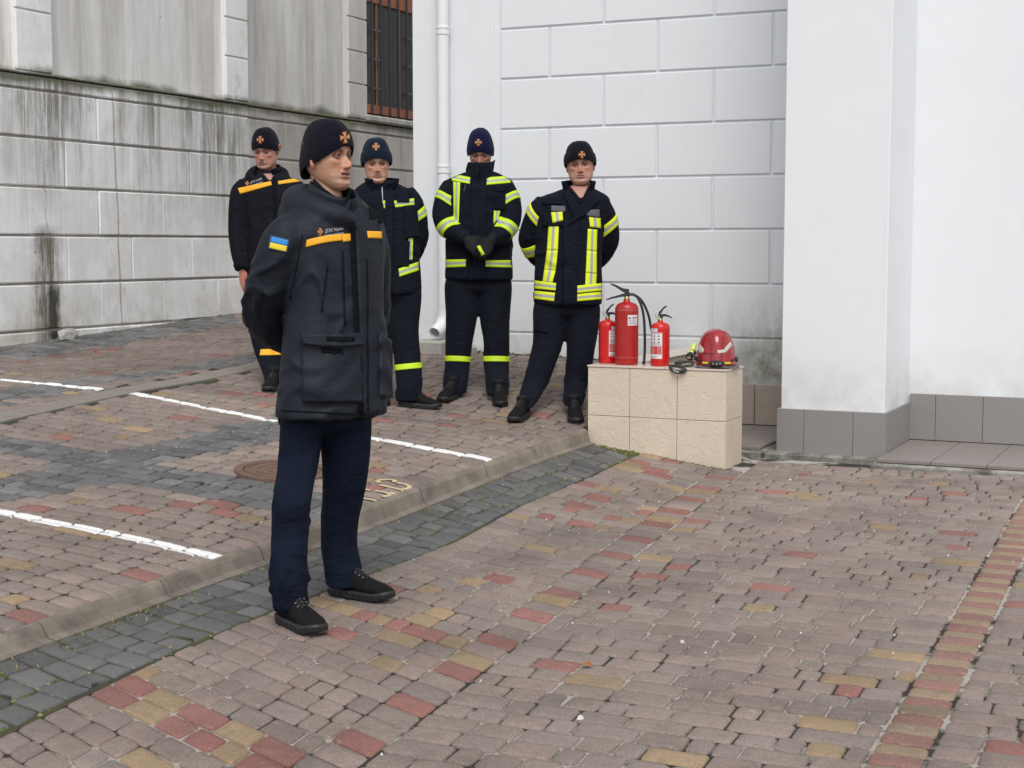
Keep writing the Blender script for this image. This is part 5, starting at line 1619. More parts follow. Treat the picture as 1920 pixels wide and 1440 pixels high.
o1 = person('officer in charcoal parka and navy trousers standing in front with hands behind his back', D1, (hA + hB) / 2, 45,
    [(620, 374, 38, .080, .0), (622, 392, 60, .100, .0), (625, 412, 84, .120, .0), (624, 440, 92, .135, 0), (626, 500, 89, .140, 0), (628, 570, 86, .140, 0), (628, 650, 90, .145, 0), (627, 720, 95, .152, 0), (624, 779, 97, .156, 0)],
    [[(562, 420, -.11, .062), (532, 452, -.14, .082), (507, 520, -.11, .082), (494, 575, -.02, .082), (505, 612, .06, .074), (545, 640, .16, .058), (575, 652, .22, .050)],
     [(688, 425, .10, .055), (698, 470, .15, .070), (700, 540, .22, .070), (696, 600, .27, .068), (650, 645, .28, .055), (610, 655, .27, .048)]],
    [[(566, 790, 39, .096, -.05), (560, 860, 38, .092, -.06), (549, 930, 37, .086, (dA - .05) / 2 - .03), (544, 990, 35, .080, dA * .7), (541, 1040, 33, .076, dA * .85), (541, 1090, 33, .074, dA * .95), (541, 1140, 33, .076, dA)],
     [(645, 790, 52, .098, .06), (648, 850, 46, .094, .08), (646, 910, 41, .088, dB * .6), (638, 970, 36, .082, dB * .8), (636, 1020, 34, .078, dB * .9), (636, 1060, 35, .076, dB), (637, 1098, 35.5, .078, dB)]],
    [(hA, tA), (hB, tB)],
    (613, 296, .0, 57, 3, 0, 1.06), m1, seed=1, vox=.0078, amp=1.15, boot_detail=2,
    fcfg=dict(jaw=-.03, mouth_open=.0035, stub=.24, tone=(.475, .252, .165), brow_c=(.055, .032, .022), _gaze=(-.22, 1, .04), ears='lobe'),
    hat=dict(rim_f=.034, rim_b=-.070, side=-.022, w=.087, top=.140, fr=.107, bk=.111, seam=(.52, -.20, .02)), hatmat=M_HAT, extra_torso=hood,
    hands=[dict(a=(atD(590, 652, D1 + .25), RT * .9 + ZV * -.3 + FH * .1, FH, -ZV), k=dict(curl=30)), dict(a=(atD(612, 655, D1 + .30), -RT * .9 - ZV * .35, FH, ZV), k=dict(curl=35))])
J = o1['jacket']; G1 = o1['jg']; nbc = atD(630, 385, D1)
# standing collar, black inner collar
collar(atD(618, 400, D1 - .0), o1['fd'], o1['lf'], .104, .090, .096, 24, o1['root'], M_JK1, 'collar', back_up=.032, front_drop=.045, lean=.030, th=.012, seed=3)
collar(atD(613, 398, D1 - .0), o1['fd'], o1['lf'], .082, .068, .112, 4, o1['root'], M_JK1D, 'inner_collar', back_up=.024, front_drop=.058, lean=.030, th=.008, seed=5)
# shirt neck
# hood edge piping, yoke seam, placket, zip, hem
drape(G1, [(664, 418), (706, 412), (713, 782), (681, 788)], 'placket', M_JK1, J, 8, 40, .010, .001, relax=2)
drape(G1, [(655, 420), (663, 420), (678, 786), (672, 787)], 'zip_flap', M_JK1D, J, 4, 40, .004, .0015, relax=2)
drape(G1, [(683.5, 486), (686, 486), (688, 770), (685, 770)], 'flap_seam', M_SM1, J, 3, 30, .0125, .001, relax=1)
stripe_orange = lambda q, **k: drape(G1, q, 'chest_stripe', M_ORAN, J, 16, 5, .0018, .0020, **k)
stripe_orange([(575, 450), (641, 439), (642, 451), (573, 464)], curve=-2)
stripe_orange([(641, 439), (662, 438), (663, 451), (643, 454)])
drape(G1, [(684, 435), (711, 435), (711, 448), (686, 448)], 'chest_stripe', M_ORAN, J, 8, 5, .0018, .013)
# flag patch on the sleeve
pt = drape(G1, [(507, 441), (543, 449), (539, 474), (503, 467)], 'sleeve_patch', M_EMB, J, 12, 8, .0016, .002)
if pt:
    drape(G1, [(510, 444), (540.5, 451), (538.5, 461.5), (507.5, 454.5)], 'flag_stripe', M_FBLUE, J, 10, 5, .0012, .004)
    drape(G1, [(507.5, 454.7), (538.4, 461.7), (536.2, 472), (505.5, 465.2)], 'flag_stripe', M_FYEL, J, 10, 5, .0012, .004)
emblem(G1, (600, 435), 7.5, J, .7, 'chest_emblem')
text_on(G1, 'ДСНС України', (609, 437), 9.0, J, M_TXT, 6, 'lettering', .55)
text_on(G1, 'Головне управління', (608, 444), 5.4, J, M_TXT, 6, 'lettering', .68)
# lower bellows pocket with gaping flap, chest zip pocket
pk = drape(G1, [(567, 640), (672, 636), (674, 755), (569, 752)], 'pocket', M_JK1, J, 22, 22, .018, .003, relax=5)
drape(G1, [(566, 627), (673, 625), (672, 652), (572, 645)], 'pocket_flap', M_JK1, J, 22, 8, .034, .006, curve=3, relax=5)
drape(G1, [(600, 652), (640, 656), (640, 666), (602, 662)], 'hook_tape', M_JK1D, J, 8, 4, .022, .002)
drape(G1, [(608, 632), (655, 634), (654, 642), (609, 640)], 'hook_tape', M_JK1D, J, 8, 4, .040, .004)
drape(G1, [(613, 498), (615.5, 497), (604.5, 586), (602, 586)], 'pocket_zip', M_SM1, J, 4, 18, .003, .001)
drape(G1, [(640, 470), (644, 470), (648, 610), (645, 610)], 'seam', M_SM1, J, 3, 24, .0025, .0005)
drape(G1, [(566, 440), (568, 440), (546, 560), (544, 560)], 'seam', M_SM1, J, 3, 24, .0025, .0005)
drape(G1, [(528, 768), (680, 776), (680, 779), (528, 771)], 'hem_seam', M_SM1, J, 30, 3, .003, .0005)
drape(G1, [(690, 390), (712, 402), (714, 420), (695, 414)], 'shoulder_hook_tape', M_JK1D, J, 8, 6, .004, .004)
drape(G1, [(706, 625), (728, 640), (727, 745), (708, 745)], 'pocket', M_JK1, J, 10, 18, .022, .001, relax=2)
# cuffs, trouser cargo pocket and seams
T1 = o1['trousers']; TG = o1['tg']
for q in ([(570, 790), (572.5, 790), (560, 900), (557.5, 900)], [(640, 1030), (642.5, 1030), (643, 1090), (640.5, 1090)], [(504, 1112), (576, 1118), (576, 1120.5), (504, 1114.5)], [(602, 1076), (674, 1072), (674, 1074.5), (602, 1078.5)]):
    drape(TG, q, 'seam', M_TR1, T1, 14, 14, .002, .0005)
emblem(o1['hg'], (646, 258), 11.5, o1['hat'], .82, tilt=8)

# ------------------------------------------------ 2: man by the weathered wall (mostly hidden)
h2a, t2a = atG(527, 720), atG(500, 737); D2 = depth(h2a) + .05
def foots(D, x, y): return atG(x, y)
m2 = dict(jacket=M_JK2, trousers=M_TR2)
o2 = person('frowning man in black jacket with amber chest stripe, leftmost, near the weathered wall', D2, h2a, -12,
    [(502, 320, 20, .075, .0), (503, 330, 36, .095, 0), (503, 341, 53, .11, 0), (504, 365, 57, .125, 0), (506, 420, 52, .125, 0), (510, 480, 50, .125, 0), (512, 540, 52, .13, 0), (512, 572, 53, .13, 0)],
    [[(462, 345, 0, .060), (449, 362, -.01, .066), (445, 405, .0, .066), (445, 440, .0, .064), (448, 478, -.02, .056), (455, 507, -.03, .047)],
     [(545, 345, 0, .060), (560, 362, 0, .066), (566, 420, 0, .064), (566, 470, -.03, .058), (550, 505, -.06, .047)]],
    [[(490, 590, 27, .085, 0), (496, 650, 22, .08, 0), (508, 700, 20, .075, 0), (514, 722, 19, .075, 0)], [(538, 590, 27, .085, 0), (542, 650, 22, .08, 0), (545, 700, 20, .075, .05), (546, 722, 19, .075, .05)]],
    [(h2a, t2a), (atG(552, 722), atG(566, 735))],
    (499, 281, -.02, -14, -15, 0, 1.10), m2, seed=2, vox=.0115,
    fcfg=dict(wide=1.04, jaw=.12, frown=1.5, stub=.22, tone=(.46, .235, .175), squint=.5, ears='full', _gaze=(0, 1, -.35)),
    hat=dict(rim_f=.030, rim_b=-.040, side=-.006, w=.091, fr=.104, bk=.108, top=.146, seam=(.34, -.02, 0)), group=None,
    hands=[dict(a=(atD(456, 512, D2 - .03), -ZV * .93 + RT * .28, FH, RT), k=dict(curl=22, L=.19, r=1.08))],
    extra_torso=[tube_px(D2, [(475, 338, -.08, .020), (470, 328, .0, .040), (500, 318, .10, .052), (532, 325, .02, .040), (528, 336, -.07, .022)])])
G2_ = o2['jg']; J2 = o2['jacket']
drape(G2_, [(494, 326), (514, 326), (508, 338), (504, 338)], 'neckline', M_NECK, J2, 10, 10, .003, .001, relax=1)
collar(atD(503, 332, D2 - .01), o2['fd'], o2['lf'], .092, .098, .070, 84, o2['root'], M_JK2, 'collar', back_up=.03, front_drop=.02, lean=.03, th=.012, seed=9)
drape(G2_, [(446, 353), (508, 340), (510, 347), (450, 364)], 'chest_stripe', M_ORAN, J2, 18, 5, .002, .002)
drape(G2_, [(521, 340), (566, 333), (565, 340), (522, 346)], 'chest_stripe', M_ORAN, J2, 14, 5, .002, .002)
drape(G2_, [(512, 332), (518, 332), (520, 560), (514, 560)], 'zip', M_JK1D, J2, 4, 30, .004, .001)
emblem(G2_, (464, 344), 4.6, J2, .9, 'chest_emblem')
text_on(G2_, 'ДСНС України', (470, 344.5), 5.2, J2, M_TXT, 13, 'lettering', .62)
text_on(G2_, 'Головне управління', (470, 349.5), 3.4, J2, M_TXT, 13, 'lettering', .70)
cuffband(G2_, atD(448, 478, D2 - .02), atD(455, 507, D2 - .03), .55, .98, J2, M_JK1D, 'cuff', rmax=.08, tri=False, th=.004)
emblem(o2['hg'], (488, 262), 7.0, o2['hat'], .95, tilt=0)
for l_ in ((514, 722, 512, 640), (545, 715, 541, 640)):
    cuffband(o2['tg'], atD(l_[0], l_[1], D2), atD(l_[2], l_[3], D2), .68, .82, o2['trousers'], M_ORAN, 'trouser_stripe', rmax=.13, tri=False)

# ------------------------------------------------ 3: fireman behind the officer's shoulder
h3, t3 = atG(756, 762), atG(828, 769); D3 = depth(h3) - .0
m3 = dict(jacket=M_FIRE, trousers=M_TR2)
o3 = person('firefighter in unzipped dark coat leaning to look past the officer, hands behind his back', D3, h3, 10,
    [(712, 338, 22, .08, 0), (714, 348, 40, .10, 0), (720, 362, 58, .118, 0), (726, 385, 62, .130, 0), (730, 430, 57, .135, 0), (733, 480, 54, .135, 0), (737, 520, 53, .138, 0), (738, 552, 52, .14, 0)],
    [[(762, 358, 0, .055), (777, 380, .0, .060), (786, 415, .03, .060), (786, 450, .08, .058), (772, 485, .15, .050), (750, 502, .19, .044)],
     [(684, 358, 0, .058), (672, 380, .0, .062), (668, 430, .05, .062), (680, 475, .12, .055), (715, 500, .18, .044)]],
    [[(762, 556, 29, .09, 0), (757, 620, 28, .088, 0), (764, 670, 25, .082, 0), (768, 710, 25, .080, 0), (773, 752, 24, .078, 0)],
     [(716, 556, 29, .09, 0), (712, 620, 27, .088, .02), (712, 690, 24, .08, .05), (712, 740, 22, .078, .05)]],
    [(h3, t3), (atG(706, 752), atG(722, 764))],
    (706, 305, -.06, 8, -8, 2, 1.12), m3, seed=3, vox=.0115,
    fcfg=dict(wide=1.04, jaw=.04, nose=1.05, smile=.3, stub=.14, tone=(.50, .27, .19), brow_c=(.18, .11, .07), squint=.1, _gaze=(0, 1, -.05)),
    hat=dict(rim_f=.034, rim_b=-.050, side=-.014, w=.092, fr=.106, bk=.110, top=.148, cuff=.0045), hatmat=M_HATT,
    hands=[dict(a=(atD(745, 505, D3 + .20), -RT * .8 - ZV * .5, FH, ZV), k=dict(curl=30)), dict(a=(atD(720, 503, D3 + .22), RT * .8 - ZV * .5, FH, ZV), k=dict(curl=30))])
G3 = o3['jg']; J3 = o3['jacket']
collar(atD(716, 356, D3 - .03), o3['fd'], o3['lf'], .098, .118, .075, 80, o3['root'], M_FIRE, 'collar', back_up=.01, front_drop=.01, lean=.02, th=.014, seed=4)
collar(atD(715, 357, D3 - .03), o3['fd'], o3['lf'], .078, .080, .060, 30, o3['root'], M_TR1, 'inner_collar', front_drop=.02, lean=.02, th=.006, seed=7)
drape(G3, [(715, 350), (717.5, 350), (719, 380), (717, 380)], 'zip', M_ZIP, J3, 3, 12, .003, .001)
drape(G3, [(722, 366), (738, 362), (736, 554), (722, 554)], 'placket', M_FIRE, J3, 6, 34, .009, .001, relax=2)
stripe(G3, [(738, 377), (776, 372), (777, 385), (741, 389)], J3)
stripe(G3, [(717, 377), (723, 376), (726, 389), (720, 391)], J3, nu=5)
pk3 = drape(G3, [(757, 386), (780, 384), (784, 444), (760, 448)], 'pocket', M_FIRE, J3, 10, 16, .014, .001, relax=2)
drape(G3, [(741, 358), (768, 356), (766, 380), (744, 380)], 'shoulder_flap', M_FIRE, J3, 8, 8, .010, .003, relax=2)
stripev(G3, [(766, 446), (774, 446), (773, 487), (765, 488)], J3)
stripe(G3, [(747, 504), (784, 491), (785, 507), (749, 519)], J3); stripe(G3, [(716, 511), (725, 510), (726, 525), (716, 526)], J3, nu=6)
drape(G3, [(740, 450), (768, 452), (766, 500), (742, 500)], 'pocket', M_FIRE, J3, 10, 12, .007, .001, relax=2)
cuffband(G3, atD(778, 385, D3), atD(787, 450, D3 + .07), .15, .42, J3, rmax=.10, tilt=(-.0, -.03))
cuffband(o3['tg'], atD(764, 670, D3), atD(768, 710, D3), .30, .56, o3['trousers'], M_LIME, 'trouser_stripe', rmax=.13, tri=False)
emblem(o3['hg'], (705, 275), 7.2, o3['hat'], .95)

# ------------------------------------------------ 4: fireman with clasped gloves
h4a, t4a = atG(866, 738), atG(826, 757); h4b, t4b = atG(930, 740), atG(940, 765); D4 = depth((h4a + h4b) / 2) + .0
Pg = lambda x, y, dd: atD(x, y, D4 + dd)
o4 = person('firefighter with collar pulled over his nose and black gloves clasped in front of his belly', D4, (h4a + h4b) / 2, -2,
    [(901, 320, 22, .08, .0), (900, 329, 42, .100, .0), (897, 340, 64, .12, .0), (896, 362, 70, .132, 0), (896, 400, 63, .140, 0), (897, 440, 61, .142, 0), (898, 480, 62, .140, 0), (898, 510, 63.5, .142, 0), (898, 526, 64, .142, 0)],
    [[(846, 345, 0, .060), (836, 368, -.02, .070), (829, 400, -.04, .071), (836, 425, -.08, .066), (858, 441, -.15, .055), (878, 448, -.20, .045)],
     [(945, 345, 0, .060), (955, 368, -.02, .070), (960, 400, -.04, .071), (952, 428, -.09, .066), (932, 446, -.16, .055), (916, 455, -.21, .045)]],
    [[(866, 540, 33, .095, 0), (865, 600, 29, .09, 0), (861, 640, 26, .085, 0), (858, 680, 24, .08, 0), (857, 715, 24, .08, 0), (860, 738, 21, .075, 0)],
     [(927, 540, 33, .095, 0), (928, 600, 28, .09, 0), (931, 640, 25, .085, 0), (931, 680, 24, .08, 0), (930, 715, 23, .08, 0), (932, 742, 21, .075, 0)]],
    [(h4a, t4a), (h4b, t4b)],
    (901, 284, -.03, -3, -24, 0, 1.10), dict(jacket=M_FIRE, trousers=M_TR2), seed=4, vox=.0105, amp=.9,
    fcfg=dict(stub=.2, tone=(.44, .225, .16), squint=.4, _gaze=(0, 1, -.45)),
    hat=dict(rim_f=.030, rim_b=-.070, side=-.030, w=.088, fr=.102, bk=.108, top=.150), hatmat=M_HATB,
    hands=[dict(a=(Pg(876, 449, -.205), RT * .72 - ZV * .62 - FH * .25, FH * .8 + RT * .2 - ZV * .5, ZV + RT * .3), k=dict(curl=32, r=1.35, L=.19, spread=.05), glove=1),
           dict(a=(Pg(919, 452, -.235), -RT * .62 - ZV * .74 - FH * .15, FH * .9 - ZV * .4, -RT + ZV * .6), k=dict(curl=36, r=1.4, L=.19, spread=.05), glove=1)])
G4 = o4['jg']; J4 = o4['jacket']
collar(atD(901, 350, D4 - .02), o4['fd'], o4['lf'], .096, .094, .175, 3, o4['root'], M_FIRE, 'raised_collar', back_up=-.01, front_drop=.012, lean=.005, th=.012, wob=.016, seed=2)
drape(G4, [(884, 348), (912, 348), (910, 525), (886, 525)], 'placket', M_FIRE, J4, 10, 36, .008, .001, relax=2)
drape(G4, [(886, 455), (888, 455), (876, 526), (874, 526)], 'seam', M_JK1D, J4, 3, 14, .010, .001)
stripe(G4, [(845, 326), (882, 333), (881, 345), (848, 339)], J4); stripe(G4, [(913, 333), (959, 330), (957, 343), (912, 347)], J4)
stripev(G4, [(850, 341), (863, 342), (860, 418), (851, 416)], J4, nv=22); stripev(G4, [(926, 395), (938, 395), (934, 412), (925, 420)], J4, nv=8)
ar = [(836, 368, -.02), (829, 400, -.04), (836, 425, -.08), (858, 441, -.15)]
cuffband(G4, Pg(838, 356, -.01), Pg(828, 402, -.05), .28, .60, J4, rmax=.105, tilt=(.0, .030))
cuffband(G4, Pg(828, 402, -.05), Pg(856, 440, -.14), .38, .76, J4, rmax=.100, tilt=(.0, .0))
cuffband(G4, Pg(953, 356, -.01), Pg(961, 402, -.05), .28, .60, J4, rmax=.105, tilt=(.0, -.030))
cuffband(G4, Pg(961, 402, -.05), Pg(934, 445, -.15), .38, .76, J4, rmax=.100, tilt=(.0, .0))
stripe(G4, [(836, 487), (874, 486), (873, 500), (836, 502)], J4); stripe(G4, [(907, 488), (961, 488), (961, 502), (907, 500)], J4)
drape(G4, [(927, 350), (948, 350), (947, 360), (928, 360)], 'pocket_flap', M_FIRE, J4, 10, 6, .013, .001, round_=.2, relax=1)
drape(G4, [(926, 346), (948, 346), (946, 394), (927, 394)], 'pocket', M_FIRE, J4, 10, 14, .009, .001, relax=2)
hk = MB(); a_ = G4.cam(872, 346); 
if a_[0] is not None:
    q = np.array(a_[0]); hk.tube(spline([q + RT * 0 - FH * .012, q - ZV * .03 - FH * .014, q - ZV * .042 + RT * -.006 - FH * .014, q - ZV * .036 - RT * .013 - FH * .014], 5), .0022, 6)
    hk.build('snap_hook', M_ZIP, J4, origin=tuple(q))
for cx0 in ((861, 640, 858, 712), (931, 640, 930, 712)):
    cuffband(o4['tg'], atD(cx0[0], cx0[1], D4), atD(cx0[2], cx0[3], D4), .40, .54, o4['trousers'], M_LIME, 'trouser_stripe', rmax=.13, tri=False, tilt=(-.004, 0))
for gg_, go_ in o4['gl'][1:]: drape(gg_, [(894, 462), (900, 460), (909, 477), (903, 480)], 'glove_stripe', M_LIME, go_, 5, 10, .0015, .001)
emblem(o4['hg'], (897, 267), 6.8, o4['hat'], 1.)

# ------------------------------------------------ 5: fireman beside the block
h5a, t5a = atG(1002, 768), atG(960, 795); h5b, t5b = atG(1070, 765), atG(1082, 797); D5 = depth((h5a + h5b) / 2) + .02
o5 = person('firefighter in yellow striped coat beside the tiled block, hands behind his back and head tilted', D5, (h5a + h5b) / 2, -4,
    [(1086, 350, 22, .08, .0), (1083, 359, 42, .102, .0), (1077, 372, 66, .124, .0), (1071, 392, 70, .135, 0), (1068, 430, 64, .145, 0), (1066, 480, 63, .148, 0), (1065, 530, 64, .15, 0), (1065, 572, 64, .15, 0)],
    [[(1020, 375, 0, .056), (1006, 398, .0, .066), (995, 430, .04, .068), (992, 455, .09, .066), (1008, 485, .16, .055), (1040, 505, .20, .045)],
     [(1124, 378, 0, .056), (1136, 400, .0, .064), (1143, 432, .04, .066), (1141, 460, .09, .062), (1122, 490, .16, .052), (1088, 507, .20, .045)]],
    [[(1032, 585, 33, .098, 0), (1028, 640, 29, .092, 0), (1015, 685, 26, .086, -.02), (1003, 720, 24, .082, -.04), (997, 752, 20, .074, -.04), (998, 765, 17, .07, -.04)],
     [(1094, 585, 32, .098, 0), (1090, 640, 28, .092, 0), (1086, 685, 25, .086, 0), (1081, 715, 24, .082, 0), (1076, 748, 20, .074, 0), (1074, 762, 17, .07, 0)]],
    [(h5a, t5a), (h5b, t5b)],
    (1088, 309, -.02, -4, -2, 4, 1.12), dict(jacket=M_FIRE, trousers=M_TR2), seed=5, vox=.0105,
    fcfg=dict(stub=.34, tone=(.47, .245, .175), squint=.1, wide=1.10, jaw=.10, frown=.5, ears='lobe', _gaze=(0, 1, -.05)),
    hat=dict(rim_f=.030, rim_b=-.046, side=-.004, w=.094, fr=.107, bk=.110, top=.142, cuff=.006), hatmat=M_HAT,
    hands=[dict(a=(atD(1045, 507, D5 + .20), RT * .85 - ZV * .4, FH, ZV), k=dict(curl=30)), dict(a=(atD(1084, 508, D5 + .23), -RT * .85 - ZV * .4, FH, ZV), k=dict(curl=30))])
G5 = o5['jg']; J5 = o5['jacket']
collar(atD(1085, 360, D5 - .02), o5['fd'], o5['lf'], .100, .118, .070, 104, o5['root'], M_FIRE, 'collar', back_up=.016, front_drop=.012, lean=.02, th=.014, seed=6)
drape(G5, [(1064, 352), (1108, 352), (1093, 382), (1087, 382)], 'shirt', M_JK1D, J5, 10, 10, .003, .001, relax=1)
drape(G5, [(1069, 350), (1103, 350), (1092, 372), (1087, 372)], 'neckline', M_NECK, J5, 10, 10, .003, .0045, relax=1)
drape(G5, [(1056, 362), (1066, 358), (1090, 392), (1078, 412)], 'lapel', M_FIRE, J5, 8, 12, .010, .004, relax=3)
drape(G5, [(1104, 362), (1124, 376), (1098, 402), (1066, 424)], 'lapel', M_FIRE, J5, 12, 12, .012, .004, relax=3)
drape(G5, [(1055, 415), (1085, 415), (1082, 572), (1056, 572)], 'placket', M_FIRE, J5, 10, 34, .008, .001, relax=2)
drape(G5, [(1056, 398), (1058, 398), (1056.5, 570), (1054.5, 570)], 'seam', M_JK1D, J5, 3, 30, .010, .001)
drape(G5, [(1018, 370), (1053, 371), (1052, 384), (1018, 384)], 'pocket_flap', M_FIRE, J5, 10, 5, .012, .001, relax=1)
drape(G5, [(1034, 386), (1060, 387), (1060, 398), (1034, 397)], 'hook_tape', M_GREYP, J5, 8, 5, .010, .001)
drape(G5, [(1097, 394), (1123, 393), (1123, 408), (1100, 405)], 'hook_tape', M_GREYP, J5, 8, 5, .010, .001)
drape(G5, [(1018, 400), (1058, 400), (1056, 424), (1019, 424)], 'pocket', M_FIRE, J5, 12, 8, .012, .001, relax=2)
drape(G5, [(1034, 399), (1055, 398), (1056, 414), (1037, 419)], 'reflective_stripe', [M_YTAPE, M_SILV], J5, 9, 6, .002, .014, lambda j, i: 1 if i in (3, 4) else 0)
drape(G5, [(1104, 407), (1125, 409), (1126, 428), (1106, 426)], 'reflective_stripe', [M_YTAPE, M_SILV], J5, 9, 6, .002, .004, lambda j, i: 1 if i in (3, 4) else 0)
def dbl(pl, pr, m=M_YTAPE):
    for (a, b), (c, d) in zip(zip(pl[:-1], pl[1:]), zip(pr[:-1], pr[1:])):
        drape(G5, [a, c, d, b], 'reflective_stripe', [m, M_SILV], J5, 9, 10, .002, .004, lambda j, i: 1 if i in (3, 4) else 0)
dbl([(1029, 424), (1026, 470), (1021, 506), (1018, 528)], [(1048, 423), (1046, 470), (1042, 508), (1036, 530)])
dbl([(1102, 429), (1100, 470), (1098, 512), (1097, 535)], [(1119, 431), (1118, 472), (1118, 514), (1117, 534)])
stripe(G5, [(1003, 526), (1043, 531), (1042, 545), (1002, 541)], J5, M_YTAPE, off=.005); stripe(G5, [(1001, 545), (1041, 549), (1039, 565), (1001, 560)], J5, M_YTAPE, off=.005)
stripe(G5, [(1058, 538), (1128, 531), (1128, 545), (1058, 552)], J5, M_YTAPE, nu=24, off=.005); stripe(G5, [(1058, 554), (1129, 547), (1128, 561), (1058, 567)], J5, M_YTAPE, nu=24, off=.005)
P5 = lambda x, y, dd: atD(x, y, D5 + dd)
cuffband(G5, P5(1008, 385, 0), P5(993, 440, .05), .22, .52, J5, M_YTAPE, rmax=.105, tilt=(.0, .055))
cuffband(G5, P5(993, 448, .08), P5(1012, 488, .16), .15, .62, J5, M_YTAPE, rmax=.10, tilt=(.0, .0))
cuffband(G5, P5(1134, 388, 0), P5(1144, 440, .05), .50, .86, J5, M_YTAPE, rmax=.105, tilt=(.0, -.04))
drape(o5['tg'], [(1004, 590), (1030, 594), (1028, 625), (1003, 620)], 'cargo_pocket', M_TR2, o5['trousers'], 8, 10, .008, .001, relax=2)
emblem(o5['hg'], (1091, 290), 6.8, o5['hat'], .95)

# ================================================================== EXTINGUISHERS, HELMET, GLOVES ON THE BLOCK
def redp(name, c, r=.3): 
    g = NG(name); n = g.ramp(g.noise(30, 5, .7, g.mapv((1, 1, .4))), [(.55, 0), (.75, 1)]); 
    return g.set(g.mix(g.math('MULTIPLY', n, .25), c, (.30, .07, .06)), g.math('ADD', g.math('MULTIPLY', n, .2), r), Coat_Weight=.08)
M_RED = redp('bright red enamel', (.52, .006, .005), .30); M_REDD = redp('dull dark red enamel', (.36, .009, .009), .34)
M_BRASS = simple('brass', (.42, .30, .13), .35, .15, 60, Metallic=1.); M_BLKP = simple('black plastic', (.016, .016, .017), .42)
M_LBL = simple('white label', (.66, .64, .64), .5, .04); M_LBLB = simple('pale lilac label', (.55, .55, .70), .5, .05)
M_INK = simple('dark label ink', (.13, .10, .11), .6); M_REDI = simple('red label ink', (.50, .035, .035), .5); M_PNKI = simple('light print on red', (.62, .38, .36), .5)
M_HOSE = simple('black rubber hose', (.020, .020, .021), .5, .1, 40); M_SEAM = simple('weld line pinkish', (.50, .16, .15), .4); M_CHR = simple('chrome gauge', (.55, .55, .55), .25, Metallic=1.)
def curved(c, r, a0, a1, z0, z1, n=10):
    """patch on a cylinder; angles in degrees, 0 = facing the camera, positive = right"""
    tc = nrm(np.array([CP[0] - c[0], CP[1] - c[1], 0])); rr = np.cross(ZV, tc); 
    if rr @ RT < 0: rr = -rr
    v = []
    for z in (z0, z1):
        for i in range(n + 1):
            a = math.radians(a0 + (a1 - a0) * i / n); v.append(np.array(c) + tc * r * math.cos(a) + rr * r * math.sin(a) + ZV * z)
    return v, [(i, i + 1, n + 2 + i, n + 1 + i) for i in range(n)]
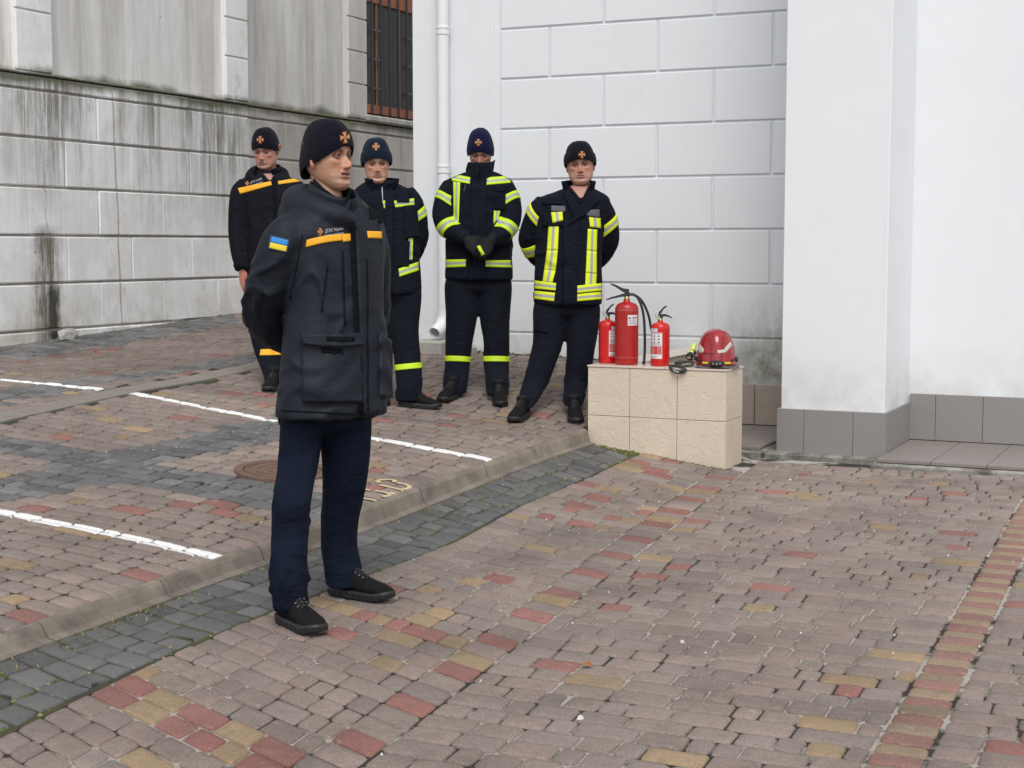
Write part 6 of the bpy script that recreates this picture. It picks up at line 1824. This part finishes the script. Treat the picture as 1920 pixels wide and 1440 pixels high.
def extinguisher(px, Yd, r, H, mat_, label, style, hdl):
    """cylinder standing on the block top at photo column px"""
    X = float(atY(px, 683, Yd)[0]); c = (X, Yd, ZT)
    t = empty('fire_extinguisher', c); tag(t, label, 'fire extinguisher', 'fire extinguishers standing on the tiled block')
    k = r
    prof = [(k * .90, 0), (k * .97, .002), (k * .985, H * .03), (k * .99, H * .10), (k * 1.0, H * .12)] + [(k, H * q) for q in (.14, .3, .5, .7, .84)] + \
           [(k * 1.0, H * .86), (k * .985, H * .885), (k * .93, H * .925), (k * .80, H * .955), (k * .60, H * .975), (k * .36, H * .988), (k * .28, H * 1.0), (k * .27, H * 1.03)]
    v, f = lathe(prof, c, 48); mk('cylinder', v, f, mat_, t, True)
    for zz in (H * .115, H * .862) if style == 'big' else (H * .115,):
        pts = [(X + (k + .0006) * math.cos(2 * math.pi * j / 48), Yd + (k + .0006) * math.sin(2 * math.pi * j / 48), ZT + zz) for j in range(49)]
        v, f = tubem(pts, .0014, 6, False, (0, 0, 1)); mk('weld_bead', v, f, M_SEAM if style == 'big' else mat_, t, True)
    v, f = lathe([(k * .24, H * 1.02), (k * .26, H * 1.035), (k * .20, H * 1.05), (k * .20, H * 1.075), (k * .15, H * 1.085)], c, 20); mk('valve', v, f, M_BRASS, t, True)
    zt_ = ZT + H * 1.075; s_ = hdl    # +1 handle points right
    b = np.array((X, Yd, zt_)); w = .010 if style == 'big' else .009; q = 1.35 if style == 'big' else 1.15
    def lever(p, name, m):
        v = []; 
        for (dx, dz, th_) in p:
            for sy in (-w * q, w * q):
                for sz in (0, th_ * 1.45): v.append(b + RT * dx * s_ * q + FH * sy + ZV * (dz + sz) * q)
        f = []
        for i in range(len(p) - 1):
            a = i * 4; f += [(a, a + 1, a + 5, a + 4), (a + 2, a + 6, a + 7, a + 3), (a + 1, a + 3, a + 7, a + 5), (a, a + 4, a + 6, a + 2)]
        f += [(0, 2, 3, 1), tuple(len(v) - 4 + x for x in (0, 1, 3, 2))]; mk(name, v, f, m, t)
    mb = MB(); mb.box(b + (-.011 * q, -.009, -.004), b + (.011 * q, .009, .022 * q), bev=.003); mb.build('valve_head', M_BLKP, t)
    if style == 'big':
        lever([(-.010, .012, .016), (.02, .022, .012), (.055, .046, .008), (.078, .056, .004)], 'squeeze_lever', M_BLKP)
        lever([(-.002, .002, .012), (.03, -.002, .008), (.070, -.010, .006), (.098, -.018, .004)], 'carry_handle', M_BLKP)
    else:
        lever([(-.010, .014, .014), (.004, .030, .012), (.018, .052, .009), (.034, .066, .004)], 'squeeze_lever', M_BLKP)
        lever([(-.004, .006, .012), (.025, .012, .009), (.045, .008, .007), (.064, .000, .004)], 'carry_handle', M_BLKP)
        gc = b + RT * (-.018 * s_) - FH * .004 + ZV * .006
        v, f = tubem([gc, gc - FH * .012], .014, 20); mk('gauge', v, f, M_CHR, t)
        v, f = tubem(spline([b + RT * (-.010 * s_) + ZV * .02, b + RT * (-.030 * s_) + ZV * .030, b + RT * (-.034 * s_) + ZV * .012], 5), .0016, 6); mk('safety_pin', v, f, M_CHR, t)
    if style == 'big':
        a0, a1, z0, z1 = 5, 62, H * .625, H * .79
        v, f = curved(c, k + .0012, a0, a1, z0, z1); lb = mk('label', v, f, M_LBL, t)
        mb = MB()
        for (u0, u1, w0, w1) in ((.08, .24, .62, .80), (.34, .92, .72, .80), (.34, .80, .60, .65), (.08, .70, .44, .48), (.08, .86, .32, .36), (.06, .94, .14, .19)):
            v, f = curved(c, k + .0017, a0 + (a1 - a0) * u0, a0 + (a1 - a0) * u1, z0 + (z1 - z0) * w0, z0 + (z1 - z0) * w1, 5); mb.add(v, f, 1 if w1 > .7 and u0 > .3 else 0)
        mb.build('label_print', [M_INK, M_REDI], lb)
        hose = spline([b + RT * .012 + ZV * .012, b + RT * .040 + ZV * .012, b + RT * .075 - ZV * .015, b + RT * .108 - ZV * .12, b + RT * .118 - ZV * .30, b + RT * .112 - ZV * .46], 7)
        v, f = tubem(hose, .0085, 14); mk('hose', v, f, M_HOSE, t, True)
        v, f = tubem([hose[-1] + ZV * .03, hose[-1] + ZV * .0, hose[-1] - ZV * .0], [.0095, .0105, .0115], 14); 
        e = hose[-1]; v, f = tubem([e + ZV * .045, e + ZV * .035, e, e - ZV * .012], [.0088, .0105, .013, .0135], 16); mk('nozzle', v, f, M_BLKP, t, True)
        hose2 = spline([b + RT * .012 + ZV * .016 + FH * .02, b + RT * .050 + ZV * .010 + FH * .03, b + RT * .100 - ZV * .03 + FH * .04, b + RT * .142 - ZV * .115 + FH * .05, b + RT * .165 - ZV * .22 + FH * .05], 7)
        v, f = tubem(hose2, .0085, 14); mk('hose', v, f, M_HOSE, t, True)
    else:
        a0, a1 = (8, 88) if style == 'left' else (-84, 12)
        v, f = curved(c, k + .0008, a0, a1, H * .17, H * .76, 14); lb = mk('label', v, f, M_LBL, t)
        v, f = curved(c, k + .0008, (25 if style == 'left' else -84), (88 if style == 'left' else -16), H * .775, H * .855, 12); mk('sticker', v, f, M_LBLB, t)
        mb = MB(); U = lambda u: a0 + 4 + (a1 - a0 - 8) * u
        v, f = curved(c, k + .0013, U(0), U(1), H * .27, H * .455, 12); mb.add(v, f, 1)
        for z in np.arange(.29, .44, .028):
            for u0, u1 in ((.05, .45 + random.uniform(0, .2)), (.70, .95)):
                v, f = curved(c, k + .0017, U(u0), U(u1), H * z, H * (z + .010), 6); mb.add(v, f, 2)
        for z in (.48, .505, .185, .21, .735): 
            v, f = curved(c, k + .0013, U(.05), U(.95 if z > .3 else .7), H * z, H * (z + .008), 10); mb.add(v, f, 0 if z < .7 else 1)
        for z in (.53, .60, .67):
            for u in (.10, .42, .74):
                v, f = curved(c, k + .0013, U(u), U(u + .13), H * z, H * (z + .028), 3); mb.add(v, f, 0)
        mb.build('label_print', [M_INK, M_REDI, M_PNKI], lb)
    return t
YE_ = BY0 + .17
pm = 2900. / depth(atY(1240, 683, YE_))
extinguisher(1139, YE_ + .03, 17.2 / pm, 83 / pm, M_RED, 'smaller bright red extinguisher at the left, partly behind the tall one', 'left', 1)
extinguisher(1174.5, YE_ - .02, 22.2 / pm, 119 / pm, M_REDD, 'tall darker red extinguisher with black hose, middle of the three', 'big', -1)
extinguisher(1237.5, YE_ - .03, 17.6 / pm, 82 / pm, M_RED, 'smaller bright red extinguisher standing alone nearest the helmet', 'right', 1)

# helmet ------------------------------------------------------
def helmet_red():
    g = NG('scuffed red helmet shell'); n = g.ramp(g.noise(24, 6, .75, g.mapv((1, 1, .5))), [(.48, 0), (.66, 1)])
    g.bump(g.noise(80, 4), .15, .001)
    return g.set(g.mix(g.math('MULTIPLY', n, .32), (.30, .006, .012), (.30, .06, .06)), g.math('ADD', g.math('MULTIPLY', n, .25), .18), Coat_Weight=.25)
M_HEL = helmet_red(); M_HPAL = simple('pale cream reflective decal', (.52, .50, .42), .5, .2, 60); M_STRAP = simple('dark strap', (.02, .02, .02), .6, .3, 80); M_NEON = simple('neon yellow plastic', (.55, .72, .12), .4)
M_VIS = simple('scratched dark visor', (.10, .085, .085), .25, .4, 60)
YH = BY0 + .185; HC = atY(1342, 686, YH); HC = np.array([HC[0], YH, ZT]); hs_ = 2900. / depth(HC)
t = empty('rescue_helmet', tuple(HC)); tag(t, 'scuffed red rescue helmet with pale decals and headlamp resting on the tiled block', 'helmet')
hf, hl = dirs(-6)
def HP(a, b, c): return HC + hl * a + hf * b + ZV * c
W_, Lh, Ht = 36.5 / hs_, .145, 70 / hs_
V = []; n = 64; R_ = 26
for i in range(R_ + 1):
    tt = i / R_
    for j in range(n):
        a = 2 * math.pi * j / n; s_, c_ = math.sin(a), math.cos(a)
        brim = .022 + .010 * max(0, -c_) * 0
        k = math.cos(tt * math.pi / 2) ** .60 if tt < 1 else 0
        z = brim + (Ht - brim) * math.sin(tt * math.pi / 2) ** 1.05
        x = W_ * k * s_; y = Lh * k * c_
        flare = 1 + .07 * max(0, 1 - tt * 7)
        x *= flare; y *= flare
        d_ = abs(x); ridge = .006 * (1 / (1 + math.exp((d_ - .026) / .0022))) * (1 if tt > .13 else max(0, (tt - .05) / .08)) * (c_ > -.6)
        nrm_ = nrm((x / W_ ** 2, y / Lh ** 2, z / Ht ** 2 * .7)); p = np.array([x, y, z]) + nrm_ * ridge
        V.append(HP(*p))
F = [(i * n + j, i * n + (j + 1) % n, (i + 1) * n + (j + 1) % n, (i + 1) * n + j) for i in range(R_) for j in range(n)]
sh = mk('shell', V, F, M_HEL, t, True)
gh = Garment(np.array(V), F)
v2 = []   # lining inside so the shell is not open
for p in V[:n]: v2.append(HC + (p - HC) * (.93, .93, 1) )
v2 += [HC + (p - HC) * (.90, .90, 1) - ZV * .02 for p in V[:n]]
mk('lining', v2 + V[:n], [(j, (j + 1) % n, n + (j + 1) % n, n + j) for j in range(n)] + [(2 * n + j, 2 * n + (j + 1) % n, (j + 1) % n, j) for j in range(n)], M_STRAP, t)
drape(gh, [(1303, 645), (1309, 641), (1319, 654), (1317, 662)], 'decal', M_HPAL, sh, 10, 6, .001, .001)
drape(gh, [(1309, 655), (1320, 654), (1319, 660), (1312, 662)], 'decal', M_HPAL, sh, 8, 6, .001, .0014)
drape(gh, [(1344, 657), (1360, 655), (1361, 661), (1346, 663)], 'decal', M_HPAL, sh, 8, 6, .001, .0014)
drape(gh, [(1358, 654), (1369, 641), (1373, 647), (1361, 661)], 'decal', M_HPAL, sh, 10, 6, .001, .001)
drape(gh, [(1321, 658.5), (1340, 658.5), (1340, 663), (1321, 663)], 'front_plate', M_HEL, sh, 8, 5, .005, .001)
for sx in (-1, 1):
    P_ = [HP(sx * .026 * (1 if sx > 0 else 1), y_, z_) for y_, z_ in ((.132, .05), (.128, .09), (.10, .145), (.04, .185))]
    pts = []
    for q in spline(P_, 5):
        h = gh.bvh.find_nearest(Vector(q)); pts.append(np.array(h[0]) + np.array(h[1]) * .0005)
    v, f = tubem(pts, .0022, 6); mk('ridge_seam', v, f, M_STRAP, sh, True)
    for zz in (.075, .10, .15): pass
# headlamp strap round the rim, lamp
def ringpt(a, z, off=.0): 
    c = HP(0, 0, z); d = hl * math.sin(a) + hf * math.cos(a); h = gh.bvh.ray_cast(Vector(c), Vector(d), .4); return np.array(h[0]) + d * (.002 + off) if h[0] is not None else c + d * .14
st_ = [ringpt(a, .034 + .006 * (1 - math.cos(a)) * .5 + (.014 if abs(math.sin(a)) > .7 else .0)) for a in np.linspace(-math.pi, math.pi, 49)[:-1]]; st_.append(st_[0])
v, f = tubem(st_, [(.008, .002)] * len(st_), 8, False, (0, 0, 1)); mk('strap', v, f, M_STRAP, t, True)
for a0, a1 in ((-.62, -.34), (.34, .66)):
    pts = [ringpt(a, .036, .003) for a in np.linspace(a0, a1, 6)]; v, f = tubem(pts, [(.0048, .001)] * 6, 6, True, (0, 0, 1)); mk('strap_stripe', v, f, M_YTAPE, t)
lp = ringpt(-.0, .034, .006); mb = MB()
v, f = tubem([lp - hl * .040, lp - hl * .030, lp + hl * .030, lp + hl * .040], [.010, .018, .018, .010], 16); mb.add(v, f)
v, f = tubem([lp + hf * .006, lp + hf * .024], [.018, .015], 16); mb.add(v, f); mb.build('headlamp', M_BLKP, t, True)
for dx in (-.022, 0, .022):
    v, f = tubem([lp + hl * dx + hf * .015, lp + hl * dx + hf * (.0255 if dx == 0 else .0195)], .0055 if dx == 0 else .0045, 12); mk('lamp_lens', v, f, M_CHR, t)
for sx in (-1, 1):
    c = ringpt(sx * 1.42, .052, .002); d = hl * sx; v, f = tubem([c - d * .004, c + d * .010], [.019, .016], 18); mk('side_knob', v, f, M_BLKP, t)
# neck guard / visor edge showing under the rim
V = []; k_ = 30
for zz, rr, ex in ((.022, .98, 0), (.010, 1.08, .006), (.002, 1.19, .012)):
    for i in range(k_ + 1):
        a = math.radians(-75 + 190 * i / k_); V.append(HP(math.sin(a) * W_ * rr * 1.04, math.cos(a) * Lh * rr, zz + .004 * math.sin(a * 5)))
F = [(r_ * (k_ + 1) + i, r_ * (k_ + 1) + i + 1, (r_ + 1) * (k_ + 1) + i + 1, (r_ + 1) * (k_ + 1) + i) for r_ in range(2) for i in range(k_)]
mk('neck_guard', V, F, M_VIS, t, True)
# torch clipped to the helmet side
tc_ = HP(-W_ - .028, .035, .098)
td_ = nrm(-hl * .32 + hf * .75 - ZV * .62)
v, f = tubem([tc_ - td_ * .055 + ZV * .012, tc_ - td_ * .02, tc_ + td_ * .02], [.013, .015, .015], 16); mk('torch_body', v, f, M_NEON, t, True)
v, f = tubem([tc_ + td_ * .018, tc_ + td_ * .030, tc_ + td_ * .055], [.015, .022, .023], 18); tb_ = mk('torch_head', v, f, M_BLKP, t, True)
v, f = tubem([tc_ + td_ * .052, tc_ + td_ * .0565], .0145, 16); mk('torch_lens', v, f, M_CHR, tb_)
v, f = tubem([tc_ - td_ * .008, tc_ - td_ * .002, tc_ + hl * .030 - ZV * .004], [.016, .016, .009], 12); mk('torch_clip', v, f, M_BLKP, t, True)
# crumpled goggles with strap beside the helmet, hanging over the edge
M_GOG = simple('dark green black rubber', (.03, .034, .028), .4, .4, 60); M_KH = simple('khaki webbing', (.20, .185, .12), .8, .3, 70); M_CLR = simple('grey lens edge', (.30, .32, .32), .2)
gt_ = empty('goggles', tuple(atY(1275, 686, BY0 + .08))); tag(gt_, 'dark rubber goggles with khaki strap lying crumpled left of the helmet', 'goggles')
Q = lambda x, dz, dy: np.array([atY(x, 686, BY0 + dy)[0], BY0 + dy, ZT + dz])
def wob_tube(name, pts, r, m, ref=(0, 0, 1)):
    v, f = tubem(spline(pts, 6), r if np.isscalar(r) else [r] * (len(spline(pts, 6))), 12, True, ref); v = [np.array(p) + .0015 * np.array(noise.noise_vector(Vector(p) * 60)) for p in v]; return mk(name, v, f, m, gt_, True)
wob_tube('frame', [Q(1256, .010, .03), Q(1258, -.004, -.008), Q(1268, -.022, -.022), Q(1280, -.018, -.022), Q(1284, -.004, -.018), Q(1278, .010, -.004), Q(1266, .012, .01), Q(1257, .012, .03)], (.013, .009), M_GOG)
wob_tube('frame', [Q(1266, .014, .06), Q(1270, .030, .04), Q(1280, .024, .02), Q(1290, .016, .015), Q(1298, .022, .03), Q(1296, .034, .06), Q(1284, .030, .08), Q(1272, .024, .09), Q(1265, .014, .07)], (.010, .008), M_GOG)
wob_tube('strap', [Q(1268, .030, .07), Q(1275, .046, .10), Q(1286, .036, .10), Q(1296, .044, .09), Q(1304, .034, .09)], (.009, .0025), M_KH)
wob_tube('strap', [Q(1262, .016, .015), Q(1272, .010, .0), Q(1282, .022, -.004), Q(1292, .028, .02), Q(1303, .020, .06)], (.007, .002), M_KH)
wob_tube('lens', [Q(1261, -.008, -.021), Q(1266, -.019, -.034), Q(1273, -.023, -.036)], (.007, .003), M_CLR)
v, f = boxm((-.0, 0, 0), (0, 0, 0)) if False else (None, None)
